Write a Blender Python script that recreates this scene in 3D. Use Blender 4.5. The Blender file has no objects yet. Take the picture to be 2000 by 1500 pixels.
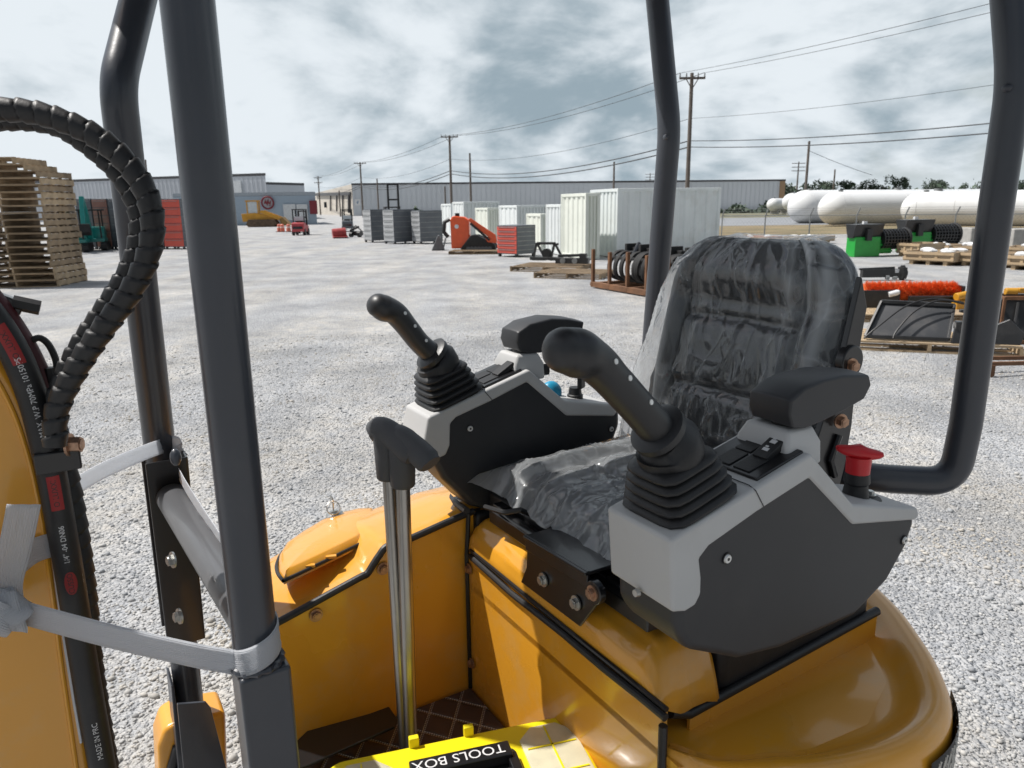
import bpy, bmesh, math, random
import numpy as np
from mathutils import Vector, Matrix
random.seed(7)
SC = bpy.context.scene
COL = SC.collection
R = math.radians
# ------------------------------------------------------------------ camera model (photo 2000 x 1500)
F, HOR, H, RO = 1450.0, 401.0, 1.75, R(.75)
PIT = math.atan((750 - HOR) / F)
CP, SP = math.cos(PIT), math.sin(PIT)
YAW = R(31)
M0 = Vector((-.318, .833, 0))
ML = Vector((math.cos(YAW), math.sin(YAW), 0)); MT = Vector((-math.sin(YAW), math.cos(YAW), 0))
CAM = Vector((0, 0, H))
def ray(x, y):
    a, b = (x - 1000) / F, (750 - y) / F
    r = a * math.cos(RO) + b * math.sin(RO); u = b * math.cos(RO) - a * math.sin(RO)
    return Vector((r, CP + SP * u, -SP + CP * u))
def at(x, y, t): return CAM + ray(x, y) * t
def G(x, y, z=0.0):
    d = ray(x, y); return CAM + d * ((z - H) / d.z)
def depth(x, y): return -H / ray(x, y).z
def mloc(P):
    q = P - M0; return Vector((q.dot(ML), q.dot(MT), P.z))
def A_(x, y, t): return mloc(at(x, y, t))
def V_(x, y, v): d = ray(x, y); return A_(x, y, (v + M0.dot(MT)) / d.dot(MT))
def U_(x, y, u): d = ray(x, y); return A_(x, y, (u + M0.dot(ML)) / d.dot(ML))
def Z_(x, y, z): return mloc(G(x, y, z))
CAML = mloc(CAM)

# ------------------------------------------------------------------ materials
MATS = {}
def nd(nt, t, **k):
    n = nt.nodes.new(t)
    for a, b in k.items(): setattr(n, a, b)
    return n
def pm(name, rgb, rough=.5, metal=0, var=.12, vs=6, bump=0, bs=60, coat=0, spec=.5, dirt=None, ds=3, rv=0, bd=.002):
    """principled surface: colour noise, optional dust, fine bump"""
    if name in MATS: return MATS[name]
    m = bpy.data.materials.new(name); m.use_nodes = True; nt = m.node_tree; L = nt.links.new
    p = nt.nodes['Principled BSDF']
    p.inputs['Roughness'].default_value = rough; p.inputs['Metallic'].default_value = metal
    p.inputs['Coat Weight'].default_value = coat; p.inputs['Coat Roughness'].default_value = .08
    p.inputs['Specular IOR Level'].default_value = spec
    tc = nd(nt, 'ShaderNodeTexCoord')
    n = nd(nt, 'ShaderNodeTexNoise'); n.inputs['Scale'].default_value = vs; n.inputs['Detail'].default_value = 5
    L(tc.outputs['Object'], n.inputs['Vector'])
    mr = nd(nt, 'ShaderNodeMapRange'); mr.inputs[1].default_value = .3; mr.inputs[2].default_value = .7
    mr.inputs[3].default_value = 1 - var; mr.inputs[4].default_value = 1 + var
    L(n.outputs['Fac'], mr.inputs[0])
    mx = nd(nt, 'ShaderNodeMix', data_type='RGBA', blend_type='MULTIPLY'); mx.inputs[0].default_value = 1
    mx.inputs[6].default_value = (*rgb, 1); L(mr.outputs[0], mx.inputs[7])
    out = mx.outputs[2]
    if dirt:
        n2 = nd(nt, 'ShaderNodeTexNoise'); n2.inputs['Scale'].default_value = ds; n2.inputs['Detail'].default_value = 8; n2.inputs['Roughness'].default_value = .7
        L(tc.outputs['Object'], n2.inputs['Vector'])
        m2 = nd(nt, 'ShaderNodeMapRange'); m2.inputs[1].default_value = .5; m2.inputs[2].default_value = .72; m2.inputs[4].default_value = dirt[3]
        L(n2.outputs['Fac'], m2.inputs[0])
        x2 = nd(nt, 'ShaderNodeMix', data_type='RGBA'); L(m2.outputs[0], x2.inputs[0]); L(out, x2.inputs[6]); x2.inputs[7].default_value = (*dirt[:3], 1)
        out = x2.outputs[2]
    L(out, p.inputs['Base Color'])
    if rv:
        m3 = nd(nt, 'ShaderNodeMapRange'); m3.inputs[1].default_value = .35; m3.inputs[2].default_value = .65
        m3.inputs[3].default_value = max(0, rough - rv); m3.inputs[4].default_value = rough + rv
        L(n.outputs['Fac'], m3.inputs[0]); L(m3.outputs[0], p.inputs['Roughness'])
    if bump:
        n3 = nd(nt, 'ShaderNodeTexNoise'); n3.inputs['Scale'].default_value = bs; n3.inputs['Detail'].default_value = 4
        L(tc.outputs['Object'], n3.inputs['Vector'])
        b = nd(nt, 'ShaderNodeBump'); b.inputs['Strength'].default_value = bump; b.inputs['Distance'].default_value = bd
        L(n3.outputs['Fac'], b.inputs['Height']); L(b.outputs[0], p.inputs['Normal'])
    MATS[name] = m; return m

YEL = pm('yellow_enamel', (.69, .315, .026), .28, coat=.5, var=.06, vs=2, bump=.14, bs=70, rv=.10, dirt=(.52, .36, .17, .30), ds=9)
PAINT = pm('charcoal_enamel', (.036, .041, .052), .36, coat=.2, var=.15, vs=4, bump=.1, bs=120, rv=.08, dirt=(.12, .11, .10, .10), ds=6)
GREY = pm('grey_plastic', (.47, .47, .465), .55, var=.04, bump=.15, bs=700, bd=.0006, dirt=(.3, .28, .25, .15), ds=9)
CHAR = pm('charcoal_plastic', (.024, .025, .028), .5, var=.1, bump=.25, bs=700, bd=.0006, dirt=(.07, .065, .06, .15), ds=8)
BLK = pm('black_rubber', (.011, .011, .012), .5, var=.15, bump=.15, bs=200, dirt=(.06, .055, .05, .22), ds=14)
BLKG = pm('black_gloss', (.009, .009, .010), .3, var=.1, coat=.2, bump=.05, bs=60)
GRIP = pm('grip_plastic', (.019, .0195, .021), .42, var=.1, bump=.3, bs=900, bd=.0004)
LEVER = pm('lever_chrome', (.36, .35, .33), .33, metal=1, var=.08, vs=20, bump=.05, bs=60)
GRAP = pm('grapple_black', (.012, .0125, .013), .75, var=.3, vs=5, dirt=(.06, .05, .045, .3), ds=4)
LGRIP = pm('lever_rubber', (.062, .064, .069), .6, var=.15, bump=.6, bs=600, bd=.0008)
VINYL = pm('black_vinyl', (.018, .018, .019), .36, var=.1, bump=.2, bs=30, bd=.005)
STEEL = pm('steel', (.48, .46, .43), .28, metal=1, var=.25, vs=30, rv=.1, bump=.1, bs=80)
SCREW = pm('screw_head', (.72, .72, .70), .45, metal=.5, var=.1, vs=60)
ZINC = pm('zinc_bolt', (.5, .5, .48), .35, metal=1, var=.15, vs=60)
COPPER = pm('bronze_bolt', (.40, .25, .17), .38, metal=.75, var=.3, vs=120)
RED = pm('red_plastic', (.55, .012, .018), .35, var=.05, bump=.1, bs=200)
BLUE = pm('blue_cap', (.01, .25, .42), .4)
TYEL = pm('toolbox_yellow', (.80, .66, .012), .4, var=.04, bump=.08, bs=150)
WHITEINK = pm('white_ink', (.62, .62, .62), .6)
REDINK = pm('red_ink', (.28, .012, .012), .5)
WOOD = pm('pallet_wood', (.25, .18, .11), .8, var=.4, vs=3, bump=.5, bs=30, dirt=(.16, .13, .10, .6), ds=2)
WOOD2 = pm('fresh_wood', (.46, .34, .21), .8, var=.25, vs=3, bump=.4, bs=30, dirt=(.22, .18, .14, .5), ds=2)
CRATEW = pm('crate_plywood', (.40, .31, .21), .8, var=.25, vs=2, bump=.3, bs=30, dirt=(.25, .21, .17, .5), ds=1.5)
RUST = pm('brown_steel', (.16, .075, .035), .7, var=.3, vs=4, bump=.3, bs=40, dirt=(.22, .10, .04, .5), ds=4)
BSTEEL = pm('black_steel', (.016, .0165, .018), .4, var=.25, vs=3, coat=.15, dirt=(.10, .095, .09, .35), ds=2.5)
CONT = pm('container_white', (.70, .74, .74), .5, var=.06, vs=1.2, dirt=(.42, .40, .34, .35), ds=1.1)
CONTC = pm('container_cream', (.72, .75, .68), .5, var=.06, vs=1.2, dirt=(.42, .40, .34, .35), ds=1.1)
WALLG = pm('metal_siding_grey', (.47, .50, .54), .6, var=.06, vs=.15)
WALLG2 = pm('metal_siding_blue_grey', (.28, .35, .42), .6, var=.06, vs=.2)
WALLL = pm('metal_siding_light', (.58, .61, .64), .6, var=.05, vs=.1)
WALLB = pm('siding_beige', (.52, .48, .42), .7, var=.08, vs=.2)
TRIM = pm('dark_trim', (.06, .06, .065), .6)
DOORW = pm('door_white', (.55, .58, .6), .5)
TANKW = pm('tank_white', (.72, .73, .73), .3, var=.04, vs=.3, coat=.2, dirt=(.4, .38, .34, .25), ds=.5)
ORG = pm('orange_enamel', (.75, .09, .012), .35, coat=.3, var=.06)
SRED = pm('salmon_panel', (.62, .10, .07), .5, var=.08, vs=2)
CABG = pm('cabinet_grey', (.10, .11, .125), .45, var=.15, vs=2)
CABL = pm('cabinet_light', (.40, .41, .42), .5, var=.1, vs=2)
BROWNR = pm('faded_red_panel', (.26, .12, .09), .5, var=.2, vs=2)
TEAL = pm('teal_enamel', (.01, .22, .20), .35, coat=.3)
MYEL = pm('machine_yellow', (.55, .27, .02), .45, var=.2, vs=2, dirt=(.16, .11, .06, .5), ds=1)
GREEN = pm('green_enamel', (.015, .33, .045), .4, coat=.2, var=.08)
GLASS = pm('dark_glass', (.02, .025, .03), .08, spec=.8)
LGLASS = pm('pale_windscreen', (.5, .55, .58), .15, spec=.8)
POLEW = pm('pole_wood', (.13, .11, .095), .85, var=.3, vs=1.5)
WIRE = pm('wire_black', (.06, .065, .07), .6)
GALV = pm('galvanised', (.26, .27, .27), .5, metal=.5, var=.2)
CONC = pm('concrete', (.34, .33, .31), .85, var=.15, bump=.3, bs=20)
WPLAS = pm('white_scrap', (.68, .69, .70), .4)
BRIS = pm('orange_bristle', (.72, .13, .02), .7, var=.25, vs=25)
PLASTW = pm('white_sign', (.7, .7, .7), .5)
MAROON = pm('maroon_paint', (.17, .015, .025), .5)

# ------------------------------------------------------------------ mesh builder
class B:
    def __init__(s): s.bm = bmesh.new(); s.mi = 0
    def f(s, vs):
        try:
            q = s.bm.faces.new(vs); q.material_index = s.mi; return q
        except ValueError: return None
    def v(s, p): return s.bm.verts.new(p)
    def prism(s, pts, off):
        off = Vector(off); a = [s.v(p) for p in pts]; b = [s.v(Vector(p) + off) for p in pts]; n = len(a)
        s.f(a[::-1]); s.f(b)
        for i in range(n): s.f((a[i], a[(i + 1) % n], b[(i + 1) % n], b[i]))
        return s
    def box(s, c, d, rot=None):
        c = Vector(c); hx, hy, hz = d[0] / 2, d[1] / 2, d[2] / 2
        if rot is None: M = Matrix.Identity(3)
        elif isinstance(rot, (int, float)): M = Matrix.Rotation(rot, 3, 'Z')
        else: M = rot
        q = [c + M @ Vector(p) for p in ((-hx, -hy, -hz), (hx, -hy, -hz), (hx, hy, -hz), (-hx, hy, -hz))]
        return s.prism(q, M @ Vector((0, 0, 2 * hz)))
    def bar(s, p0, p1, w, h, up=(0, 0, 1)):
        p0, p1 = Vector(p0), Vector(p1); d = (p1 - p0); l = d.length; d.normalize(); x = d.cross(Vector(up))
        if x.length < 1e-4: x = d.cross(Vector((0, 1, 0)))
        x.normalize(); y = x.cross(d)
        q = [p0 + x * a * w / 2 + y * b * h / 2 for a, b in ((-1, -1), (1, -1), (1, 1), (-1, 1))]
        return s.prism(q, d * l)
    def tube(s, pts, r, n=10, cap=True, rf=None, flat=1.0, ref=None):
        pts = [Vector(p) for p in pts]; m = len(pts)
        rs = r if isinstance(r, (list, tuple)) else [r] * m
        rings = []; N = None; acc = 0
        for i in range(m):
            t = (pts[min(i + 1, m - 1)] - pts[max(i - 1, 0)])
            if t.length < 1e-9: t = Vector((0, 0, 1))
            t.normalize()
            if N is None:
                N = Vector(ref) if ref else (Vector((0, 0, 1)) if abs(t.z) < .9 else Vector((1, 0, 0)))
            N = N - t * N.dot(t)
            if N.length < 1e-6: N = t.orthogonal()
            N.normalize(); Bn = t.cross(N)
            if i: acc += (pts[i] - pts[i - 1]).length
            ring = []
            for k in range(n):
                a = 2 * math.pi * k / n; rr = rs[i] * (rf(acc, a) if rf else 1)
                ring.append(s.v(pts[i] + N * (math.cos(a) * rr) + Bn * (math.sin(a) * rr * flat)))
            rings.append(ring)
        for i in range(m - 1):
            for k in range(n):
                s.f((rings[i][k], rings[i][(k + 1) % n], rings[i + 1][(k + 1) % n], rings[i + 1][k]))
        if cap: s.f(rings[0][::-1]); s.f(rings[-1])
        return s
    def cyl(s, p0, p1, r0, r1=None, n=16): return s.tube([p0, p1], [r0, r0 if r1 is None else r1], n)
    def loft(s, rings, cap=True, closed=True):
        rr = [[s.v(p) for p in ring] for ring in rings]; n = len(rr[0])
        for a, b in zip(rr, rr[1:]):
            for k in range(n if closed else n - 1): s.f((a[k], a[(k + 1) % n], b[(k + 1) % n], b[k]))
        if cap and closed: s.f(rr[0][::-1]); s.f(rr[-1])
        return s
    def grid(s, fn, nu, nv):
        g = [[s.v(fn(i / nu, j / nv)) for j in range(nv + 1)] for i in range(nu + 1)]
        for i in range(nu):
            for j in range(nv): s.f((g[i][j], g[i + 1][j], g[i + 1][j + 1], g[i][j + 1]))
        return s
    def ball(s, c, r, nu=16, nv=10):
        c = Vector(c); r = (r, r, r) if isinstance(r, (int, float)) else r
        top = s.v(c + Vector((0, 0, r[2]))); bot = s.v(c - Vector((0, 0, r[2]))); rows = []
        for j in range(1, nv):
            t = math.pi * j / nv
            rows.append([s.v(c + Vector((r[0] * math.sin(t) * math.cos(2 * math.pi * i / nu), r[1] * math.sin(t) * math.sin(2 * math.pi * i / nu), r[2] * math.cos(t)))) for i in range(nu)])
        for i in range(nu):
            k = (i + 1) % nu; s.f((top, rows[0][i], rows[0][k])); s.f((bot, rows[-1][k], rows[-1][i]))
            for a, b in zip(rows, rows[1:]): s.f((a[i], b[i], b[k], a[k]))
        return s
    def bolt(s, p, nrm, r, washer=True, hexh=.7):
        p = Vector(p); n_ = Vector(nrm).normalized()
        if washer: s.tube([p, p + n_ * r * .3], r * 1.45, 16); p = p + n_ * r * .3
        s.tube([p, p + n_ * r * hexh], r, 6); s.tube([p + n_ * r * hexh, p + n_ * r * (hexh + .15)], r * .7, 10)
        return s
    def build(s, name, mat, parent=None, bevel=0, seg=2, ang=35, sub=0, solid=0, loc=None, rz=0, flat=False):
        bmesh.ops.recalc_face_normals(s.bm, faces=s.bm.faces)
        me = bpy.data.meshes.new(name); s.bm.to_mesh(me); s.bm.free()
        o = bpy.data.objects.new(name, me); COL.objects.link(o)
        for m in (mat if isinstance(mat, (list, tuple)) else [mat]): me.materials.append(m)
        if not flat:
            me.shade_smooth()
            if bevel:
                b = o.modifiers.new('Bevel', 'BEVEL'); b.width = bevel; b.segments = seg; b.limit_method = 'ANGLE'; b.angle_limit = R(ang); b.harden_normals = True
            else: me.set_sharp_from_angle(angle=R(ang))
        if solid:
            q = o.modifiers.new('Solid', 'SOLIDIFY'); q.thickness = solid
        if sub:
            q = o.modifiers.new('Sub', 'SUBSURF'); q.levels = sub; q.render_levels = sub
        if parent: o.parent = parent
        if loc is not None: o.location = loc
        if rz: o.rotation_euler = (0, 0, rz)
        return o
def thing(name, label, cat, loc=(0, 0, 0), rz=0, group=None):
    o = bpy.data.objects.new(name, None); COL.objects.link(o); o.empty_display_size = .2
    o.location = loc; o.rotation_euler = (0, 0, rz); o['label'] = label; o['category'] = cat
    if group: o['group'] = group
    return o
def tag(o, label, cat, group=None):
    o['label'] = label; o['category'] = cat
    if group: o['group'] = group
    return o
def struct(o, kind='structure', label=None):
    o['kind'] = kind
    if label: o['label'] = label
    return o
def dup(root, loc, rz, label, group=None):
    r = root.copy(); COL.objects.link(r); r.location = loc; r.rotation_euler = (0, 0, rz); r['label'] = label
    if group: r['group'] = group
    for ch in root.children:
        c = ch.copy(); COL.objects.link(c); c.parent = r
        for g in ch.children:
            d = g.copy(); COL.objects.link(d); d.parent = c
    return r
def fillet(pts, rad, n=6):
    pts = [Vector(p) for p in pts]; out = [pts[0]]
    for i in range(1, len(pts) - 1):
        a, b, c = pts[i - 1], pts[i], pts[i + 1]
        d = min(rad, (a - b).length * .45, (c - b).length * .45)
        p, q = b + (a - b).normalized() * d, b + (c - b).normalized() * d
        for k in range(n + 1):
            t = k / n; out.append(p * (1 - t) ** 2 + b * 2 * t * (1 - t) + q * t * t)
    return out + [pts[-1]]
def spline(pts, n=8):
    P = [Vector(p) for p in pts]; out = []
    for i in range(len(P) - 1):
        p0, p1, p2, p3 = P[max(i - 1, 0)], P[i], P[i + 1], P[min(i + 2, len(P) - 1)]
        for k in range(n):
            t = k / n
            out.append(.5 * ((2 * p1) + (p2 - p0) * t + (2 * p0 - 5 * p1 + 4 * p2 - p3) * t * t + (3 * p1 - p0 - 3 * p2 + p3) * t ** 3))
    return out + [P[-1]]
def resample(pts, step):
    out = [pts[0]]; need = step
    for a, b in zip(pts, pts[1:]):
        l = (b - a).length; s0 = 0
        while l - s0 >= need:
            s0 += need; out.append(a + (b - a) * (s0 / l)); need = step
        need -= l - s0
    return out
def text_mesh(body, size):
    cu = bpy.data.curves.new('t', 'FONT'); cu.body = body; cu.size = size; cu.align_x = 'CENTER'; cu.align_y = 'CENTER'; cu.resolution_u = 3
    ob = bpy.data.objects.new('t', cu); COL.objects.link(ob); bpy.context.view_layer.update()
    me = bpy.data.meshes.new_from_object(ob.evaluated_get(bpy.context.evaluated_depsgraph_get()))
    vs = [v.co.copy() for v in me.vertices]; fs = [tuple(p.vertices) for p in me.polygons]
    bpy.data.objects.remove(ob); bpy.data.curves.remove(cu); bpy.data.meshes.remove(me)
    return vs, fs
def add_text(b, body, size, fn):
    vs, fs = text_mesh(body, size); bv = [b.v(fn(p.x, p.y)) for p in vs]
    for f_ in fs: b.f([bv[i] for i in f_])
# ------------------------------------------------------------------ the mini excavator (local axes: u rearward, v to the far side, z up)
EX = thing('mini_excavator', 'yellow compact excavator with open canopy posts, film-wrapped seat and grey control consoles', 'excavator', M0, YAW)
def interp(L_, x):
    if x <= L_[0][0]: return L_[0][1]
    for (a, p), (b, q) in zip(L_, L_[1:]):
        if x <= b: return p + (q - p) * (x - a) / (b - a)
    return L_[-1][1]
def extend(a, b, z): return b + (b - a) * ((z - b.z) / (b.z - a.z))
RZ = 2.37
# --- canopy
p0, p1 = U_(503, 1298, 0), U_(366, 0, 0)
B().tube([p0, p1, extend(p0, p1, RZ)], .0285, 32).build('canopy_post', PAINT, EX)
b = B(); fb = U_(512, 1400, .0); ctr = Vector((fb.x + .004, fb.y - .004, 0)); zt = p0.z + .003
b.box((ctr.x, ctr.y, (zt + .35) / 2), (.066, .068, zt - .35)); sq = b.build('post_socket', PAINT, EX, .006, 3)
b = B(); random.seed(3)
ring = [Vector((p0.x + math.cos(a) * .031, p0.y + math.sin(a) * .031, zt + .003 + random.uniform(-.0015, .0015))) for a in np.linspace(0, 2 * math.pi, 40)]
b.tube(ring, [.005 + .0015 * math.sin(i * 2.3) for i in range(40)], 8, cap=False).build('weld_bead', PAINT, sq)
lo, mid = U_(372, 1385, -.036), U_(229, 165, -.036); up = V_(272, -8, .66)
frp = fillet([lo, mid, up], .04, 8); frp.append(extend(frp[-2], up, RZ))
B().tube(frp, .0285, 32).build('canopy_post', PAINT, EX)
pr = [U_(1968, -40, 1.30), U_(1982, 155, 1.30), U_(1946, 400, 1.30), U_(1886, 830, 1.30)]
q = U_(1862, 942, 1.30); end = U_(1672, 932, 1.16); top = extend(pr[1], pr[0], RZ)
rl = [top] + fillet([pr[0], pr[1], pr[2]], .05, 6) + fillet([pr[3], q, end, Vector((1.13, .30, end.z))], .11, 12)
B().tube(rl, .0285, 32).build('canopy_post', PAINT, EX)
q1, q2, q3 = U_(1284, 0, 1.2), U_(1308, 252, 1.2), U_(1273, 690, 1.2)
rr = [extend(q2, q1, RZ)] + fillet([q1, q2, q3], .05, 6) + [extend(q2, q3, 1.0)]
B().tube(rr, .0285, 28).build('canopy_post', PAINT, EX)
for P, n_, rr_ in ((U_(1300, 268, 1.17), (-1, -.3, 0), .012), (U_(1967, 172, 1.27), (-1, -.3, .2), .012)):
    B().ball(P, (rr_ * .3, rr_ * .8, rr_ * .6), 10, 6).build('bend_crease', PAINT, EX)
b = B(); b.box((.58, .27, RZ + .03), (1.52, 1.02, .05)); b.build('canopy_roof', PAINT, EX, .02, 3)
# crossbar between the front posts
cb = [U_(326, 955, -.036), U_(400, 1125, -.036)]; d = (Vector((.004, .012, cb[0].z - .012)) - cb[0]).normalized()
B().tube([cb[0] - d * .012, cb[0] - d * .006, cb[0], cb[0] + d * .575], [.014, .024, .028, .028], 32).build('cross_bar', pm('grey_enamel', (.085, .087, .093), .42, coat=.25, var=.1, dirt=(.18, .17, .16, .2), ds=8), EX)
# bolted splice channel on the far front post
a0, a1 = U_(318, 885, -.036), U_(357, 1235, -.036); d = (a1 - a0).normalized()
b = B(); s_ = .048
for off, w, h in ((Vector((.034, 0, 0)), .006, .10), (Vector((0, s_, 0)), .07, .005), (Vector((0, -s_, 0)), .07, .005)):
    sx = Vector((1, 0, 0)); b.prism([a0 + off + sx * (-w / 2) + Vector((0, -h / 2, 0)), a0 + off + sx * (w / 2) + Vector((0, -h / 2, 0)), a0 + off + sx * (w / 2) + Vector((0, h / 2, 0)), a0 + off + sx * (-w / 2) + Vector((0, h / 2, 0))], a1 - a0)
spl = b.build('splice_channel', BLKG, EX, .002, 2)
for x, y in ((339, 1093), (352, 1203)):
    P = U_(x, y, -.068); B().bolt(P, (-1, -.25, .1), .0085).build('bolt', ZINC, spl)
for x, y, sy in ((287, 893, 1), (343, 893, -1)):
    P = U_(x, y, -.05); B().ball(P, (.008, .009, .013), 10, 6).build('weld_bead', PAINT, spl)
g0 = [V_(x, y, .60) for x, y in ((346, 1376), (402, 1372), (412, 1384), (452, 1540), (362, 1540))]
gs = B().prism(g0, (0, .008, 0)).build('foot_plate', PAINT, EX, .002)
g1 = [V_(x, y, .66) for x, y in ((334, 1340), (340, 1342), (366, 1540), (352, 1540))]
B().prism(g1, (.0, .08, 0)).build('foot_plate', PAINT, EX, .002)
g2 = [V_(x, y, .70) for x, y in ((308, 1462), (320, 1426), (350, 1408), (442, 1392), (447, 1560), (312, 1560))]
fr = B().prism(g2, (0, .10, 0)).build('swing_frame', YEL, EX, .012, 3)
B().tube([V_(352, 1560, .695), V_(336, 1500, .695), V_(346, 1462, .695), V_(376, 1442, .695)], .012, 12).build('rubber_pad', BLK, fr)
# --- deck and tub
FZ = .67
def quilt():
    m = bpy.data.materials.new('quilted_mat'); m.use_nodes = True; nt = m.node_tree; L = nt.links.new; p = nt.nodes['Principled BSDF']
    tc = nd(nt, 'ShaderNodeTexCoord'); sp = nd(nt, 'ShaderNodeSeparateXYZ'); L(tc.outputs['Object'], sp.inputs[0])
    def mth(op, a, b=None):
        n = nd(nt, 'ShaderNodeMath', operation=op)
        for i, q in enumerate((a, b)):
            if q is None: continue
            if isinstance(q, (int, float)): n.inputs[i].default_value = q
            else: L(q, n.inputs[i])
        return n.outputs[0]
    lines = []; pil = []
    for sg in (1, -1):
        k = mth('ADD', mth('MULTIPLY', sp.outputs[0], 13.5), mth('MULTIPLY', sp.outputs[1], 10.5 * sg))
        fr_ = mth('ABSOLUTE', mth('SUBTRACT', mth('FRACT', k), .5))       # .5 at the seam
        pil.append(fr_)
        dash = mth('GREATER_THAN', mth('FRACT', mth('MULTIPLY', mth('SUBTRACT', mth('MULTIPLY', sp.outputs[0], 13.5), mth('MULTIPLY', sp.outputs[1], 10.5 * sg)), 11)), .35)
        ln = mth('MULTIPLY', mth('LESS_THAN', mth('ABSOLUTE', mth('SUBTRACT', fr_, .468)), .018), dash)
        lines.append(ln)
    st = mth('MAXIMUM', *lines); hh = mth('MAXIMUM', *pil); h = mth('SUBTRACT', 1, mth('POWER', mth('MULTIPLY', hh, 2), 6))
    mx = nd(nt, 'ShaderNodeMix', data_type='RGBA'); L(st, mx.inputs[0]); mx.inputs[6].default_value = (.062, .042, .040, 1); mx.inputs[7].default_value = (.52, .47, .43, 1)
    L(mx.outputs[2], p.inputs['Base Color']); p.inputs['Roughness'].default_value = .45
    bp = nd(nt, 'ShaderNodeBump'); bp.inputs['Distance'].default_value = .006; L(h, bp.inputs['Height']); L(bp.outputs[0], p.inputs['Normal'])
    return m
B().box((.275, .13, FZ - .045), (.55, .74, .07)).build('deck', YEL, EX, .01)
B().box((.275, .13, FZ - .003), (.50, .66, .012)).build('floor_mat', quilt(), EX, .003)
tr = [V_(x, y, .47) for x, y in ((505, 1236), (545, 1215), (600, 1185), (700, 1130), (716, 1122), (728, 1104), (740, 1086), (756, 1068), (798, 1054), (870, 1022), (924, 999))]
tr = [Vector((p.x, .47, p.z)) for p in tr]
poly = tr + [Vector((.55, .47, FZ - .02)), Vector((tr[0].x, .47, FZ - .02))]
side = B().prism(poly, (0, .012, 0)).build('side_panel', YEL, EX)
edge = spline(tr, 5)
B().tube([p + Vector((0, -.002, .002)) for p in edge], .0075, 10).build('edge_trim', BLK, side)
for x, y in ((748, 1110), (617, 1201)):
    B().bolt(V_(x, y, .468), (0, -1, 0), .0095).build('bolt', COPPER, side)
zt_ = [(p.x, p.z) for p in edge]
zt_ = [(-.3, zt_[0][1] - .10)] + zt_ + [(.8, zt_[-1][1] + .015)]
zs_ = [(-.3, .80), (-.05, .885)] + [(p.x, p.z) for p in (V_(x, y, .8) for x, y in ((536, 1080), (620, 1030), (668, 1008), (740, 985), (800, 962), (860, 948)))] + [(.9, 1.045)]
def hood(s, t):
    u = .09 + .65 * s; a, c = interp(zt_, u), interp(zs_, u)
    if t <= .7:
        k = t / .7; v = .474 + .33 * k; z = a + (c - a) * k + .016 * math.sin(math.pi * min(1, k * 1.05)) - .012 * max(0, k - .85) / .15
        if k < .05: z -= .004
    else:
        k = (t - .7) / .3; v = .804 + .06 * math.sin(k * math.pi / 2); z = c - .012 - .34 * (1 - math.cos(k * math.pi / 2))
    return (u, v, z)
hd = B().grid(hood, 96, 40).build('side_hood', YEL, EX, ang=60)
def plane3(a, b_, c): n = (b_ - a).cross(c - a).normalized(); return a, n
def onpl(x, y, pl):
    d = mloc(at(x, y, 1)) - CAML; t = (pl[0] - CAML).dot(pl[1]) / d.dot(pl[1]); return CAML + d * t
def hz(u, v): k = (v - .474) / .33; return hood((u - .09) / .65, k * .7)[2]
def lidp(x, y, v): return V_(x, y, v)
pl = plane3(V_(552, 1126, .50), V_(706, 1054, .57), V_(655, 1010, .79))
lid_px = ((552, 1127), (541, 1112), (540, 1092), (556, 1066), (590, 1042), (630, 1018), (668, 1003), (705, 994), (733, 993), (738, 1004), (726, 1028), (706, 1052), (672, 1070), (610, 1100))
lp = [onpl(x, y, pl) for x, y in lid_px]; n_ = pl[1] if pl[1].z > 0 else -pl[1]
def lidsurf(s, t):
    c = sum(lp, Vector()) / len(lp); n = len(lp); k = (s % 1) * n; i = int(k) % n; e = lp[i].lerp(lp[(i + 1) % n], k - int(k)); return c.lerp(e, t) + n_ * (.012 * (1 - t ** 3) + .004 - (.02 * max(0, t - .93) / .07))
lid = B().grid(lidsurf, 84, 14).build('lid', YEL, hd, ang=70)
B().tube([p - n_ * .008 for p in spline(lp + [lp[0]], 4)], .004, 8, cap=False).build('lid_gap_shade', BLK, hd)  # black line drawn in for the shadow gap round the lid, no seal there
b = B()
for x in (604, 646):
    y = 1104 - (x - 598) * .42; b.box(onpl(x, y, pl) - n_ * .004, (.022, .010, .006), R(-20))
b.build('hinge', YEL, lid, .001)
lk = onpl(655, 1014, pl) + n_ * .014
lock = B().cyl(lk, lk + n_ * .004, .021, .018, 24).cyl(lk + n_ * .004, lk + n_ * .008, .010, .009, 20).build('lock', ZINC, lid, ang=30)
KEY = thing('key', 'small silver key on a wire ring standing in the yellow hood lock', 'key', M0 + Matrix.Rotation(YAW, 3, 'Z') @ Vector((lk.x, lk.y, 0)) + Vector((0, 0, lk.z)), YAW)
kn = n_ * .008
B().box(kn + n_ * .010, (.002, .008, .022)).cyl(kn + n_ * .028 - Vector((.001, 0, 0)), kn + n_ * .028 + Vector((.001, 0, 0)), .010, n=16).build('key_blade', ZINC, KEY)
cc = kn + Vector((-.004, -.012, .012))
B().tube([cc + Vector((math.cos(a) * .016, math.sin(a) * .008, math.sin(a) * .014)) for a in np.linspace(0, 2 * math.pi, 24)], .0012, 6, cap=False).build('key_ring', ZINC, KEY)
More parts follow.
